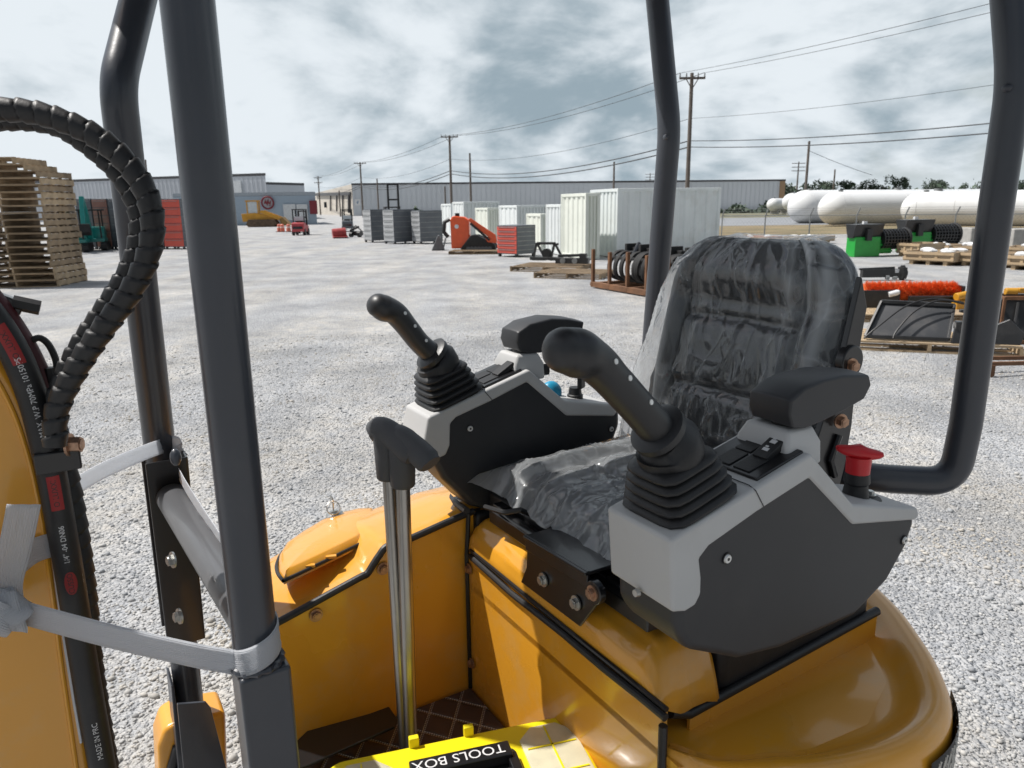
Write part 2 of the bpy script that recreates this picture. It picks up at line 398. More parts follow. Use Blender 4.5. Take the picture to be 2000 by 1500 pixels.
# black trimmed slot behind the far console
sl = [(.53, .462, 1.106), (.56, .60, 1.082), (.62, .68, 1.062), (.72, .66, 1.07), (.78, .5, 1.09)]
B().tube(spline(sl, 6), .008, 8).build('edge_trim', BLK, hd)
B().box((.66, .52, 1.06), (.22, .13, .07)).build('slot_liner', BLK, EX, .01)
for v_ in (-.20, .50):
    tk = B(); tk.prism([Vector((a, v_, c)) for a, c in ((.02, .2), (.08, .06), (.2, 0), (1.0, 0), (1.12, .06), (1.18, .2), (1.12, .34), (1.0, .40), (.2, .40), (.08, .34))], (0, .20, 0)); tk.build('track', BLK, EX, .02)
B().cyl((.62, .16, .2), (.62, .16, .62), .24, n=32).build('slew_ring', BLKG, EX)
# --- seat base
TZ = 1.005
fp = [(.53, .47, FZ - .03), (.53, -.16, FZ - .25), (.53, -.16, TZ), (.53, .2, TZ + .002), (.53, .47, TZ)]
front = B().prism([Vector(p) for p in fp], (.012, 0, 0)).build('seat_base_panel', YEL, EX)
B().tube([U_(918, 1086, .526), U_(1000, 1160, .526), U_(1100, 1238, .524), U_(1180, 1306, .524), U_(1254, 1364, .524), U_(1300, 1402, .526)], .0065, 10).build('edge_trim', BLK, front)
B().tube([p + Vector((.002, 0, .013)) for p in (U_(918, 1086, .528), U_(1100, 1238, .526), U_(1254, 1364, .526), U_(1300, 1402, .528))], .0045, 8).build('edge_trim', BLKG, front)
B().tube([(.534, .462, 1.10), (.527, .463, 1.0), (.527, .463, FZ)], .005, 8).build('edge_trim', BLK, front)
B().tube([(.526, -.168, .99), (.526, -.172, .6)], .007, 8).build('edge_trim', BLK, front)
for z in (.955, .72):
    B().bolt((.527, .452, z + .02), (-1, 0, 0), .0085).build('bolt', COPPER, front)
prof = [(.532, TZ), (.530, 1.03), (.533, 1.055), (.545, 1.075), (.565, 1.088), (.60, 1.093), (.63, 1.092), (.66, 1.08)]
def cover(s, t):
    v = .462 - .617 * s; k = t * (len(prof) - 1); i = min(int(k), len(prof) - 2); f = k - i
    u = prof[i][0] + (prof[i + 1][0] - prof[i][0]) * f; z = prof[i][1] + (prof[i + 1][1] - prof[i][1]) * f
    e = max(0, (v - .43) / .032); z -= .02 * e * e * t ** .3
    e = max(0, (-.10 - v) / .055); z -= .11 * e * e * min(1, t * 1.6)
    g = math.exp(-((v - .35) / .05) ** 2) * math.exp(-((t - .4) / .18) ** 2); u += .010 * g
    g = math.exp(-((v + .06) / .05) ** 2) * math.exp(-((t - .5) / .15) ** 2); u += .008 * g; z -= .006 * g
    return (u, v, z)
B().grid(cover, 60, 28).build('seat_base_cover', YEL, EX, ang=70, solid=.005)
# --- rear body with shoulder, ledge and flange
cv = [(.532, -.165), (.56, -.25), (.65, -.325), (.76, -.362), (.86, -.372), (.95, -.350), (1.03, -.292), (1.10, -.215), (1.17, -.12), (1.235, .02), (1.27, .2), (1.28, .42), (1.25, .7), (1.15, .84)]
cs = [Vector((p.x, p.y, 0)) for p in spline([(x, y, 0) for x, y in cv], 8)]
pf = [(-.16, .935), (-.075, .938), (-.055, .945), (-.038, .962), (-.02, .974), (-.006, .976), (.006, .970), (.014, .955), (.017, .93), (.021, .88), (.022, .80), (.018, .72), (.010, .62), (.0, .5), (-.03, .42)]
rows = []
for i, p in enumerate(cs):
    t = (cs[min(i + 1, len(cs) - 1)] - cs[max(i - 1, 0)]).normalized(); n = Vector((t.y, -t.x, 0)); 
    if n.dot(p - Vector((.8, .2, 0))) < 0: n = -n
    k = min(1, i / 14)
    rows.append([p + n * (o * (.35 + .65 * k if o < 0 else k)) + Vector((0, 0, z - (.03 * (1 - k) if o > -.05 else 0))) for o, z in pf])
body = B().loft(rows, closed=False).build('rear_body', YEL, EX, ang=60)
B().prism([Vector(p) for p in ((.53, -.20, .925), (.66, -.27, .925), (.85, -.29, .925), (.98, -.24, .925), (1.15, -.05, .925), (1.2, .3, .925), (1.1, .7, .925), (.53, .46, .925))], (0, 0, .013)).build('ledge', YEL, body)
f0, f1, f2, f3 = V_(1450, 1345, -.15), V_(1714, 1196, -.15), V_(1708, 1240, -.15), V_(1450, 1400, -.15)
f0 = Vector((.60, -.15, .966)); fl = B().prism([f0, f1, Vector((f1.x, -.15, .93)), Vector((.60, -.15, .93))], (0, .006, 0)).build('flange', YEL, body)
B().tube([Vector((.56, -.147, .985)), f0 + Vector((0, .003, .001)), f1 + Vector((.002, .003, .001))], .0085, 12).build('edge_trim', BLK, fl)
B().box((.85, .185, 1.10), (.54, .545, .095)).build('seat_pan', BLK, EX, .01)
B().box((.87, -.025, .985), (.40, .235, .14)).build('dark_gap_block', BLK, EX, .02)  # dark box added to stand for the black hose gap under the near console
# vent grille low on the rear side
gv = []
b = B()
def gpt(a, h): 
    i = a * (len(cs) - 1); j = min(int(i), len(cs) - 2); p = cs[j].lerp(cs[j + 1], i - j); t = (cs[j + 1] - cs[j]).normalized(); n = Vector((t.y, -t.x, 0))
    if n.dot(p - Vector((.8, .2, 0))) < 0: n = -n
    return p + n * .024 + Vector((0, 0, h))
for k in range(-10, 22):
    for sg in (1, -1):
        pts = []
        for q in range(13):
            h = .62 + .315 * q / 12; a = .33 + .016 * k + sg * .1 * (q / 12 - .5)
            if .30 <= a <= .45: pts.append(gpt(a, h))
        if len(pts) > 1: b.tube(pts, .0022, 4)
b.build('vent_grille', STEEL, body)
b = B(); b.loft([[gpt(a, h) + Vector((0, 0, 0)) * 0 for h in (.60, .75, .945)] for a in np.linspace(.295, .455, 14)], closed=False)
b.build('vent_backing', BLK, body)
# --- seat hinge bracket and rails
br = [U_(x, y, .512) for x, y in ((1030, 1058), (1146, 1127), (1178, 1150), (1172, 1172), (1132, 1224), (1017, 1137), (1028, 1108))]
bk = B().prism(br, (.006, 0, 0)).build('seat_hinge', BLKG, EX, .0015)
a0, a1 = U_(1028, 1052, .508), U_(1150, 1126, .508)
b = B(); b.bar(a0 + Vector((.03, 0, .005)), a1 + Vector((.03, 0, .005)), .075, .006); b.bar(a0 + Vector((0, 0, -.006)), a1 + Vector((0, 0, -.006)), .006, .03); b.build('hinge_angle', BLKG, bk, .0015)
for x, y in ((1062, 1132), (1126, 1177)): B().bolt(U_(x, y, .510), (-1, 0, 0), .009).build('bolt', ZINC, bk)
P = U_(1158, 1158, .505); B().cyl(P + Vector((.012, 0, 0)), P, .020, n=24).build('pivot_lug', BLKG, bk, .002); B().bolt(P, (-1, 0, 0), .009).build('bolt', COPPER, bk)
b = B(); b.bar((.60, .40, 1.115), (.60, -.10, 1.115), .10, .03); b.bar((.95, .40, 1.115), (.95, -.10, 1.115), .10, .03)
for v in (.38, 0): b.bar((.56, v, 1.125), (1.0, v, 1.125), .04, .03)
b.tube([(.568, .40, 1.128), (.562, .30, 1.128), (.562, -.08, 1.128)], .011, 10)
b.build('seat_rail', BLKG, EX, .003)
B().tube([U_(948, 990, .53), U_(985, 1001, .53), U_(1016, 996, .55), U_(1050, 1010, .6)], .0055, 8).build('slide_lever', BLK, EX)
# --- seat
SO = Vector((.985, .185, 1.145)); RA = R(13); SU = Vector((math.sin(RA), 0, math.cos(RA))); SN = Vector((-math.cos(RA), 0, math.sin(RA)))
BH = .545
def shw(t): return .205 + .035 * min(1, t / .45)
def sx(s, t, r=.12):
    w = shw(t)
    if t > .74: q = (t - .74) / .26; w = w - r + r * math.sqrt(max(0, 1 - q * q))
    return s * w
def bump_(s, t):
    e = (1 - abs(s) ** 5) ** .5 * (1 - abs(2 * t - 1) ** 12) ** .5
    d = .042 * e
    g = lambda x, w: math.exp(-(x / w) ** 2)
    if abs(s) < .64:
        for q in (.16, .38, .66): d -= .012 * g(t - q - .02 * (1 - s * s), .022)
        d -= .008
    d -= .016 * g(abs(s) - .64, .045) * min(1, (1 - t) * 8)
    d += .016 * g(t - .86, .08) * (1 - s * s) - .012 * g(t - .74, .05) * (1 - s * s); d += .012 * g(abs(s) - .84, .12) * (t < .9)
    return d
def back(s, t): return SO + SU * (BH * t) + Vector((0, sx(s, t), 0)) + SN * bump_(s, t)
def backr(s, t): return SO + SU * (BH * t) + Vector((0, sx(s, t), 0)) - SN * (.035 * (1 - abs(s) ** 6) ** .5 * (1 - abs(2 * t - 1) ** 14) ** .5)
bb = B().grid(lambda a, c: back(2 * a - 1, c), 64, 72).grid(lambda a, c: backr(2 * a - 1, c), 40, 40)
sb = bb.build('seat_backrest', VINYL, EX, ang=80)
def cush(s, t):
    e = (1 - abs(s) ** 6) ** .5 * (1 - abs(2 * t - 1) ** 8) ** .5; g = lambda x, w: math.exp(-(x / w) ** 2)
    d = .035 * e + .012 * g(abs(s) - .85, .16) - .012 * g(abs(s) - .62, .05) * e
    for q in (.35, .62): d -= .008 * g(t - q, .03) * (abs(s) < .62)
    return Vector((.585 + .46 * t, .18 + .245 * s * (1 - .04 * (1 - t)), 1.172 + d + .012 * t))
B().grid(lambda a, c: cush(2 * a - 1, c), 40, 40).grid(lambda a, c: Vector((cush(2 * a - 1, c).x, cush(2 * a - 1, c).y, 1.150 - .03 * (1 - abs(2 * a - 1) ** 6) ** .5)), 30, 4).build('seat_cushion', VINYL, EX, ang=80)
# reclining bracket beside the backrest
bp = [V_(x, y, -.07) for x, y in ((1684, 540), (1694, 600), (1678, 690), (1664, 830), (1650, 912), (1640, 950), (1604, 930), (1590, 880), (1606, 830), (1650, 690))]
rb = B().prism(bp, (0, .012, 0)).build('recline_bracket', BLKG, EX, .002)
P = V_(1661, 706, -.072); B().cyl(P + Vector((0, .012, 0)), P - Vector((0, .006, 0)), .030, n=28).build('pivot_boss', BLKG, rb, .003)
for x, y in ((1662, 714), (1641, 822)): B().bolt(V_(x, y, -.078), (-.3, -1, 0), .0095, hexh=1.1).build('bolt', COPPER, rb)
rib = [V_(x, y, -.074) for x, y in ((1640, 850), (1622, 900), (1630, 930))]
B().tube(rib, .006, 8).build('pressed_rib', BLKG, rb)
# --- consoles
def console(v0, W_, body_px, shell_px, boot_px, grip_px, grip_r, arm_px, va, scr_px, plate_uv, ped_px, slope_px, seam_px):
    """v0 = face towards the camera, body runs W_ in +v"""
    bd = [V_(x, y, v0 + .003) for x, y in body_px]
    con = B().prism(bd, (0, W_ - .004, 0)).build('control_console', CHAR, EX, .014, 4, 25)
    sh = [V_(x, y, v0) for x, y in shell_px]
    B().prism(sh, (0, W_, 0)).build('console_shell', GREY, con, .017, 5, 25)
    for x, y in scr_px:
        P = V_(x, y, v0 + .002)
        B().cyl(P + Vector((0, .002, 0)), P - Vector((0, .0008, 0)), .0085, n=20).build('screw_well', BLK, con)
        B().cyl(P, P - Vector((0, .003, 0)), .0068, .0055, 16).build('screw', SCREW, con); B().cyl(P - Vector((0, .003, 0)), P - Vector((0, .0034, 0)), .0024, n=6).build('screw_socket', BLK, con)
    a, c = V_(*slope_px[0], v0), V_(*slope_px[1], v0); sl_ = (c - a).normalized(); up_ = Vector((-sl_.z, 0, sl_.x)); vm = v0 + W_ / 2
    base = Vector((boot_px[0], vm, 0)); base.z = a.z + (base.x - a.x) * sl_.z / sl_.x
    tilt = (up_ + Vector((boot_px[1], 0, 0))).normalized(); fx = Vector((tilt.z, 0, -tilt.x)); fy = Vector((0, 1, 0))
    def sqring(o, hx, n=28, k=4.5):
        r = []
        for i in range(n):
            t = 2 * math.pi * i / n; ct, st = math.cos(t), math.sin(t); m = (abs(ct) ** k + abs(st) ** k) ** (-1 / k)
            r.append(o + fx * (hx * ct * m) + fy * (hx * st * m * .96))
        return r
    rings = [sqring(base - tilt * .012, .053)]; hgt = .068; nple = 5
    for i in range(nple):
        for f, dx in ((0, -.005), (.28, .003), (.5, .0045), (.72, .003), (.96, -.005)):
            t = (i + f) / nple; rings.append(sqring(base + tilt * (hgt * t), (.0625 - .0045 * t + dx) * (1 - .2 * t), k=5.5 - 1.0 * t))
    B().loft(rings).build('joystick_boot', BLK, con, ang=50)
    o = base + tilt * hgt
    gp = [V_(x, y, vm) for x, y in grip_px]; gd = (gp[1] - gp[0]).normalized()
    q = gp[0]; ax = (q - o).normalized()
    B().tube([o - tilt * .004, o + tilt * .010, o + tilt * .022, o.lerp(q, .75)], [.045, .046, .043, .034], 28).build('boot_cup', BLK, con, ang=50)
    B().tube([q - gd * .010, q - gd * .008, q + gd * .002, q + gd * .006], [.034, .039, .039, .031], 28).build('grip_collar', GRIP, con, ang=40)
    sp_ = spline(gp, 6); rs = []
    for i in range(len(sp_)):
        k = i / 6; j = min(int(k), len(grip_r) - 2); f = k - j; f = f * f * (3 - 2 * f); rs.append(grip_r[j] + (grip_r[j + 1] - grip_r[j]) * f)
    tip = sp_[-1]; td = (sp_[-1] - sp_[-3]).normalized(); r_ = rs[-1]
    for k in (.3, .6, .82, .95, 1.0): sp_.append(tip + td * (r_ * .75 * k)); rs.append(r_ * math.sqrt(max(.0001, 1 - k * k)))
    jg = B().tube(sp_, rs, 24, flat=.86, ref=(0, 1, 0)).build('joystick_grip', GRIP, con, ang=70)
    for k in (1.15, 2.0, 2.85):
        i = int(k * 6); c_ = sp_[i]; dd = Vector((CAML.x - c_.x, CAML.y - c_.y, 0)).normalized(); t_ = (sp_[i + 1] - sp_[i - 1]).normalized(); n = Vector((0, -1, 0)); n = (n - t_ * n.dot(t_)).normalized()
        n = (n + Vector((.25, 0, .25))).normalized(); P = c_ + n * (rs[i] * .90); B().tube([P, P + n * .0035], .0036, 10).build('grip_screw', SCREW, con)
    sa, sb_ = V_(*seam_px[0], v0 - .0006), V_(*seam_px[1], v0 - .0006); B().tube([sa + Vector((0, .05, .004)), sa + Vector((0, .012, .004)), sa, sb_], .0007, 5).build('shell_seam', BLK, con)
    # armrest
    ap = [V_(x, y, va) for x, y in arm_px]
    m = len(ap); secs = []
    for k, (o_, sc) in enumerate(((0, .95), (.003, .985), (.010, 1), (.037, 1.03), (.065, 1), (.072, .985), (.075, .95))):
        cen = sum(ap, Vector()) / m; secs.append([cen.lerp(p, 1 - (1 - sc) * .5) + Vector((0, o_, .003 * (1 - abs(k - 3) / 3))) for p in ap])
    B().loft(secs).build('armrest', CHAR, con, .004, 3, 40)
    pk = Vector((c.x + .012, vm + .004, c.z)); ring_ = lambda a_, b_, z_: [Vector((pk.x + x, pk.y + y, pk.z + z_)) for x, y in ((-a_, -b_), (a_, -b_), (a_, b_), (-a_, b_))]
    B().loft([ring_(.040, .050, -.03), ring_(.038, .048, .006), ring_(.028, .038, .030)]).build('armrest_pedestal', GREY, con, .007, 3)
    pc = pk + Vector((.004, -.008, .030))
    B().cyl(pc - Vector((0, 0, .01)), pc + Vector((0, 0, .020)), .021, .023, 20).build('armrest_neck', BLK, con)
    # switch plate on the slope
    pu = V_(plate_uv[0], plate_uv[1], vm).x; c0 = Vector((pu, vm, a.z + (pu - a.x) * sl_.z / sl_.x)); M = Matrix((sl_, Vector((0, 1, 0)), up_)).transposed()
    pn = B().box(c0 + up_ * .002, (.098, W_ - .022, .006), M).build('switch_panel', BLKG, con, .002)
    b = B(); b.box(c0 + up_ * .006 - sl_ * .022 + Vector((0, .016, 0)), (.040, .030, .002), M); b.box(c0 + up_ * .006 + sl_ * .022 + Vector((0, .016, 0)), (.040, .030, .002), M); b.box(c0 + up_ * .006 - sl_ * .022 - Vector((0, .020, 0)), (.040, .030, .002), M)
    b.build('switch_blank', BLK, con, .001)
    kc = c0 + up_ * .010 + sl_ * .020 - Vector((0, .020, 0)); M2 = Matrix.Rotation(R(-14), 3, 'Y') @ M
    B().box(kc, (.048, .026, .012), M2).build('rocker_switch', BLK, con, .002, 3)
    return con, (kc, M2), (a, sl_, up_, vm)
nb = ((1322, 1120), (1322, 1240), (1345, 1273), (1446, 1291), (1527, 1270), (1600, 1238), (1671, 1206), (1735, 1138), (1772, 1070), (1788, 1024), (1790, 1005), (1667, 1005), (1584, 910), (1330, 1064))
ns = ((1310, 1057), (1314, 1198), (1340, 1196), (1360, 1184), (1371, 1160), (1372, 1130), (1368, 1092), (1386, 1068), (1480, 1001), (1582, 935), (1667, 1026), (1790, 1017), (1797, 1006), (1794, 992), (1668, 986), (1586, 886))
con1, rk1, fr1 = console(-.24, .130, nb, ns, (.533, -.05), ((1283, 838), (1238, 788), (1196, 742), (1160, 706), (1128, 690), (1102, 684)), (.028, .027, .0275, .030, .035, .032),
    ((1548, 838), (1541, 812), (1545, 784), (1572, 760), (1610, 744), (1652, 734), (1700, 734), (1704, 752), (1690, 780), (1652, 802), (1604, 826), (1574, 838)), -.215, ((1420, 1091), (1766, 1055)), (1466, 893), ((1490, 836), (1570, 843), (1583, 902), (1464, 900)), ((1310, 1057), (1586, 888)), ((1476, 958), (1492, 990)))
fb_ = ((842, 870), (850, 908), (866, 938), (920, 990), (1000, 1010), (1120, 960), (1180, 910), (1202, 858), (1212, 830), (1212, 800), (1108, 800), (1032, 735), (845, 822))
fs = ((837, 815), (823, 893), (850, 899), (872, 890), (880, 870), (881, 828), (892, 816), (960, 784), (1030, 747), (1107, 813), (1200, 814), (1206, 806), (1200, 790), (1106, 784), (1034, 722))
con2, rk2, fr2 = console(.46, .118, fb_, fs, (.525, -.05), ((842, 690), (818, 668), (796, 640), (772, 612), (750, 602), (738, 596)), (.027, .0255, .026, .028, .031, .028),
    ((1016, 688), (1010, 670), (1013, 650), (1036, 634), (1079, 623), (1112, 624), (1142, 630), (1138, 652), (1104, 666), (1058, 690), (1036, 692)), .485, ((918, 837), (1194, 838)), (962, 722), ((1006, 694), (1046, 692), (1054, 730), (992, 738)), ((837, 815), (1034, 722)), ((948, 766), (962, 782)))
P = V_(757, 583, .515); B().box(P, (.012, .010, .008), Matrix.Rotation(.5, 3, 'Y')).build('thumb_button', TYEL, con2, .001)
P, M2 = rk1
b = B()
for dx, w in ((-.008, .006), (.010, .007)):
    b.box(P + M2 @ Vector((dx, 0, .0063)), (w, .010, .0006), M2); b.box(P + M2 @ Vector((dx + .006, .002, .0063)), (.003, .005, .0006), M2)
b.build('switch_symbol', WHITEINK, con1)
P = U_(1243, 1158, .458); B().cyl(P + Vector((.003, 0, 0)), P - Vector((.003, 0, 0)), .006, .005, 16).build('screw', ZINC, con1)
P = U_(1584, 870, .74) + Vector((0, .05, 0)); B().cyl(P, P + Vector((.03, -.008, 0)), .016, .014, 10).build('adjuster_knob', BLK, con1)
P = V_(1052, 722, .50); B().cyl(P - Vector((.01, 0, 0)), P + Vector((.02, -.008, 0)), .014, .013, 10).build('adjuster_knob', BLK, con2)
P = V_(1412, 842, -.16) * 0 + V_(1345, 800, -.02); 
# battery switch on the near console's tail
bs = V_(1678, 975, -.185); bz = bs.z
sw = B().cyl(bs + Vector((0, 0, -.012)), bs + Vector((0, 0, .004)), .036, .034, 32).build('isolator_base', BLK, con1, .002)
b = B(); b.tube([bs + Vector((-.012, 0, z)) for z in (.004, .008, .03, .034, .05)], [.024, .021, .018, .021, .019], 20); b.build('isolator_collar', BLK, con1, ang=40)
o = bs + Vector((-.012, 0, 0)); b = B(); b.tube([o + Vector((0, 0, .05)), o + Vector((0, 0, .078))], [.019, .020], 16)
hx = Vector((.75, -.65, -.12)).normalized(); rg = []
for k, (w, h) in ((-1, (.006, .004)), (-.8, (.010, .007)), (-.35, (.012, .011)), (0, (.014, .016)), (.35, (.012, .011)), (.8, (.010, .007)), (1, (.006, .004))):
    c_ = o + Vector((0, 0, .083)) + hx * (.036 * k); y_ = Vector((0, 0, 1)).cross(hx); rg.append([c_ + y_ * (w * math.cos(t)) + Vector((0, 0, h * math.sin(t) + .003 * k * k)) for t in np.linspace(0, 2 * math.pi, 16, endpoint=False)])
b.loft(rg); b.build('isolator_handle', RED, con1, ang=50)
B().bolt(bs + Vector((.022, -.004, .004)), (0, 0, 1), .007).build('bolt', ZINC, con1)
# key switch and cap on the far console's tail
ks = V_(1123, 783, .52); B().tube([ks, ks + Vector((0, 0, .016)), ks + Vector((0, 0, .018)), ks + Vector((0, 0, .034))], [.019, .019, .016, .014], 20).build('key_switch', BLK, con2, ang=40)
ks2 = ks + Vector((.012, -.008, .034)); B().box(ks2 + Vector((0, 0, .012)), (.024, .012, .03), Matrix.Rotation(.5, 3, 'Z')).build('switch_key', BLK, con2, .003)
cp = V_(1076, 768, .545); B().ball(cp, (.028, .022, .03), 16, 10).build('filler_cap', BLUE, con2)
# --- travel levers
for top, bot, ex in (((758, 905), (792, 1462), 1.36), ((786, 920), (803, 1466), 1.345)):
    p_, q_ = A_(*top, ex), A_(*bot, ex + .12); q_ = p_ + (q_ - p_) * 1.03
    lv = B().tube([p_, q_], .0125 if ex > 1.35 else .013, 16).build('travel_lever', LEVER, EX)
    d = (p_ - q_).normalized(); tp = p_ + d * .058
    rg = [[tp * 0 + p_ - d * .012 + (Vector((math.cos(t), math.sin(t), 0)) * r_) for t in np.linspace(0, 2 * math.pi, 16, endpoint=False)] for r_ in (.019, .022)]
    g = B(); hd_ = Vector((.35, -.93, -.18)).normalized()
    g.tube([p_ - d * .030, p_ - d * .026, p_ + d * .03, p_ + d * .06], [.019, .0225, .024, .025], 16)
    pth = [p_ + d * .052 - hd_ * .028, p_ + d * .056 - hd_ * .022, p_ + d * .060, p_ + d * .054 + hd_ * .035, p_ + d * .044 + hd_ * .066, p_ + d * .040 + hd_ * .074]
    g.tube(spline(pth, 4), [.010] + [.021] * 3 + [.0245] * 6 + [.0235] * 7 + [.020] * 3 + [.009], 16)
    lg = g.build('lever_grip', LGRIP, lv, ang=60)
    b = B(); tp_ = p_ + d * .0795; sd_ = hd_.cross(d).normalized()
    for k in (-.012, .0, .012): b.tube([tp_ + hd_ * k + sd_ * (.012 * q) - d * (.0035 * q * q + .02 * max(0, k)) for q in (-1, -.5, 0, .5, 1)], .0012, 6)
    b.build('grip_groove', BLK, lg)
B().prism([Z_(x, y, FZ + .05) for x, y in ((560, 1470), (600, 1432), (722, 1398), (760, 1384), (778, 1410), (770, 1424), (600, 1500), (540, 1520))], (0, 0, .006)).build('pedal_plate', BLKG, EX, .002)
# --- boom and hoses
bx = ((-120, 560), (-40, 655), (0, 700), (34, 752), (62, 812), (84, 880), (100, 945), (112, 1010), (124, 1090), (136, 1180), (150, 1290), (166, 1400), (186, 1540), (-260, 1540), (-330, 900))
bm_ = B().prism([V_(x, y, .30) for x, y in bx], (0, .16, 0)).build('boom', YEL, EX, .012, 4, 60)
lip = spline([V_(x - 30, y + 8, .2995) for x, y in bx[1:13]], 4)
B().tube(lip, .0035, 8).build('weld_seam', YEL, bm_)
B().tube([V_(x, y, .2985) + Vector((-.001, 0, 0)) for x, y in ((104, 1080), (116, 1170), (130, 1270), (146, 1370), (160, 1450))], .0022, 6).build('sealant_line', WPLAS, bm_)
h1 = spline([V_(x, y, .285) for x, y in ((-70, 560), (-14, 622), (30, 692), (62, 770), (84, 850), (102, 930), (118, 1020), (134, 1110), (150, 1210), (166, 1310), (184, 1410), (206, 1530))], 10)
HR = .0185
hose = B().tube(h1, HR, 20).build('hydraulic_hose', BLK, bm_)
h2 = spline([V_(x, y, .315) for x, y in ((-40, 560), (10, 622), (52, 690), (84, 762), (104, 830), (122, 890))], 10)
B().tube(h2, .0165, 18).build('hydraulic_hose', pm('red_hose', (.07, .008, .012), .5), bm_)
h3 = resample(spline([V_(x, y, .32) for x, y in ((118, 880), (136, 960), (150, 1040), (160, 1110), (168, 1180), (178, 1290), (192, 1390), (215, 1530))], 12), .003)
def spiral(p, am, ph=0):
    def rf(s, a):
        k = (s / p - a / (2 * math.pi) + ph) % 1.0
        return 1 + am * (k - .5) - (am * .9 if k < .08 else 0)
    return rf
B().tube(h3, .016, 18, rf=spiral(.024, .16)).build('hydraulic_hose', BLK, bm_, ang=70)
def onhose(path, r, s0, toward=CAML, flip=1):
    acc = [0]
    for a, c in zip(path, path[1:]): acc.append(acc[-1] + (c - a).length)
    def fn(x, y):
        s = min(max(s0 + flip * x, 0), acc[-1] - 1e-4); i = 0
        while acc[i + 1] < s: i += 1
        f = (s - acc[i]) / (acc[i + 1] - acc[i]); p = path[i].lerp(path[i + 1], f); t = (path[min(i + 2, len(path) - 1)] - path[max(i - 1, 0)]).normalized()
        N = toward - p; N = (N - t * N.dot(t)).normalized(); Bn = t.cross(N); a = y / r
        return p + N * (math.cos(a) * r * 1.012) + Bn * (math.sin(a) * r * 1.012)
    return fn, acc
def s_at(path, x, y):
    best = min(range(len(path)), key=lambda i: (Vector(prj(path[i])) - Vector((x, y))).length); return sum((c - a).length for a, c in zip(path[:best], path[1:best + 1]))
def prj(p):
    w = M0 + ML * p.x + MT * p.y + Vector((0, 0, p.z)) - CAM
    c = w.y * CP - w.z * SP; up_ = w.y * SP + w.z * CP; r = w.x / c; u = up_ / c
    a = r * math.cos(RO) - u * math.sin(RO); bb_ = r * math.sin(RO) + u * math.cos(RO); return (1000 + F * a, 750 - F * bb_)
for txt, sz, x, y in (('MAX. W.P 70MPa 10150PSI', .0100, 70, 770), ('1/4" -04 DN06', .0095, 130, 1058), ('MADE IN PRC', .0105, 193, 1440)):
    fn, acc = onhose(h1, HR, s_at(h1, x, y), flip=-1); b = B(); add_text(b, txt, sz, lambda px, py, fn=fn: fn(px, py)); b.build('hose_lettering', WHITEINK, hose)
def band(b, x, y, ln, wd, rnd=0):
    fn, acc = onhose(h1, HR, s_at(h1, x, y))
    def q(s, t):
        xx = (s - .5) * ln; ww = wd * (math.sqrt(max(0, 1 - (2 * s - 1) ** 2)) if rnd else 1); return fn(xx, (t - .5) * ww)
    b.grid(q, 16, 6)
for q_ in ((14, 668, .055, .016), (96, 900, .012, .012), (112, 960, .05, .016), (146, 1126, .036, .016, 1), (203, 1505, .02, .014)):
    b = B(); band(b, *q_); b.build('hose_marking', REDINK, hose)
for x, y, t_ in ((14, 668, 'O LUXXI'), (112, 960, 'O LUXXI'), (146, 1126, '(CUSSO)')):
    fn, acc = onhose(h1, HR * 1.01, s_at(h1, x, y), flip=-1); b = B(); add_text(b, t_, .010, lambda px, py, fn=fn: fn(px, py)); b.build('hose_lettering', BLK, hose)
fn, acc = onhose(h1, HR, s_at(h1, 98, 903)); P = fn(0, 0)
cl = B(); cl.box(V_(100, 903, .268) + Vector((.008, .02, 0)), (.055, .05, .030)); cl.build('hose_clamp', BLKG, bm_, .003)
P = V_(114, 872, .27) + Vector((.012, 0, 0)); B().bolt(P, (.9, -.4, 0), .011, hexh=1.2).build('bolt', COPPER, bm_)
LP = ((108, 872), (112, 800), (150, 720), (200, 645), (250, 578), (284, 515), (298, 455), (293, 398), (268, 344), (228, 298), (180, 262), (128, 238), (68, 220), (0, 214), (-80, 222))
l1 = resample(spline([A_(x, y, .97 - .05 * i / 14) for i, (x, y) in enumerate(LP)], 14), .0025)
B().tube(l1, .0145, 20, rf=spiral(.0215, .20)).build('spiral_wrapped_hose', BLK, bm_, ang=75)
LP2 = ((104, 850), (112, 770), (146, 690), (190, 622), (228, 565), (256, 515), (270, 465), (270, 418), (254, 376), (226, 334), (190, 300), (148, 268), (106, 246), (40, 236), (-60, 240))
l2 = resample(spline([A_(x, y, 1.0 - .03 * i / 14) for i, (x, y) in enumerate(LP2)], 14), .0025)
B().tube(l2, .0125, 20, rf=spiral(.0195, .20, .4)).build('spiral_wrapped_hose', BLK, bm_, ang=75)
B().tube(spline([V_(x, y, .31) for x, y in ((58, 668), (76, 660), (94, 672), (108, 700), (110, 722), (100, 748), (96, 770))], 6), .0045, 8).build('sensor_cable', BLK, bm_)
P = V_(100, 745, .31); B().tube([P + Vector((0, 0, .02)), P - Vector((0, 0, .03))], .0085, 10, rf=spiral(.005, .3)).build('cable_sleeve', BLK, bm_)
P = V_(8, 590, .33); B().box(P, (.045, .03, .02), Matrix.Rotation(.5, 3, 'Y')).build('hose_clamp', BLKG, bm_, .003)
B().cyl(P + Vector((.01, -.01, 0)), P + Vector((.04, -.012, -.01)), .010, n=6).build('bolt', BLK, bm_)
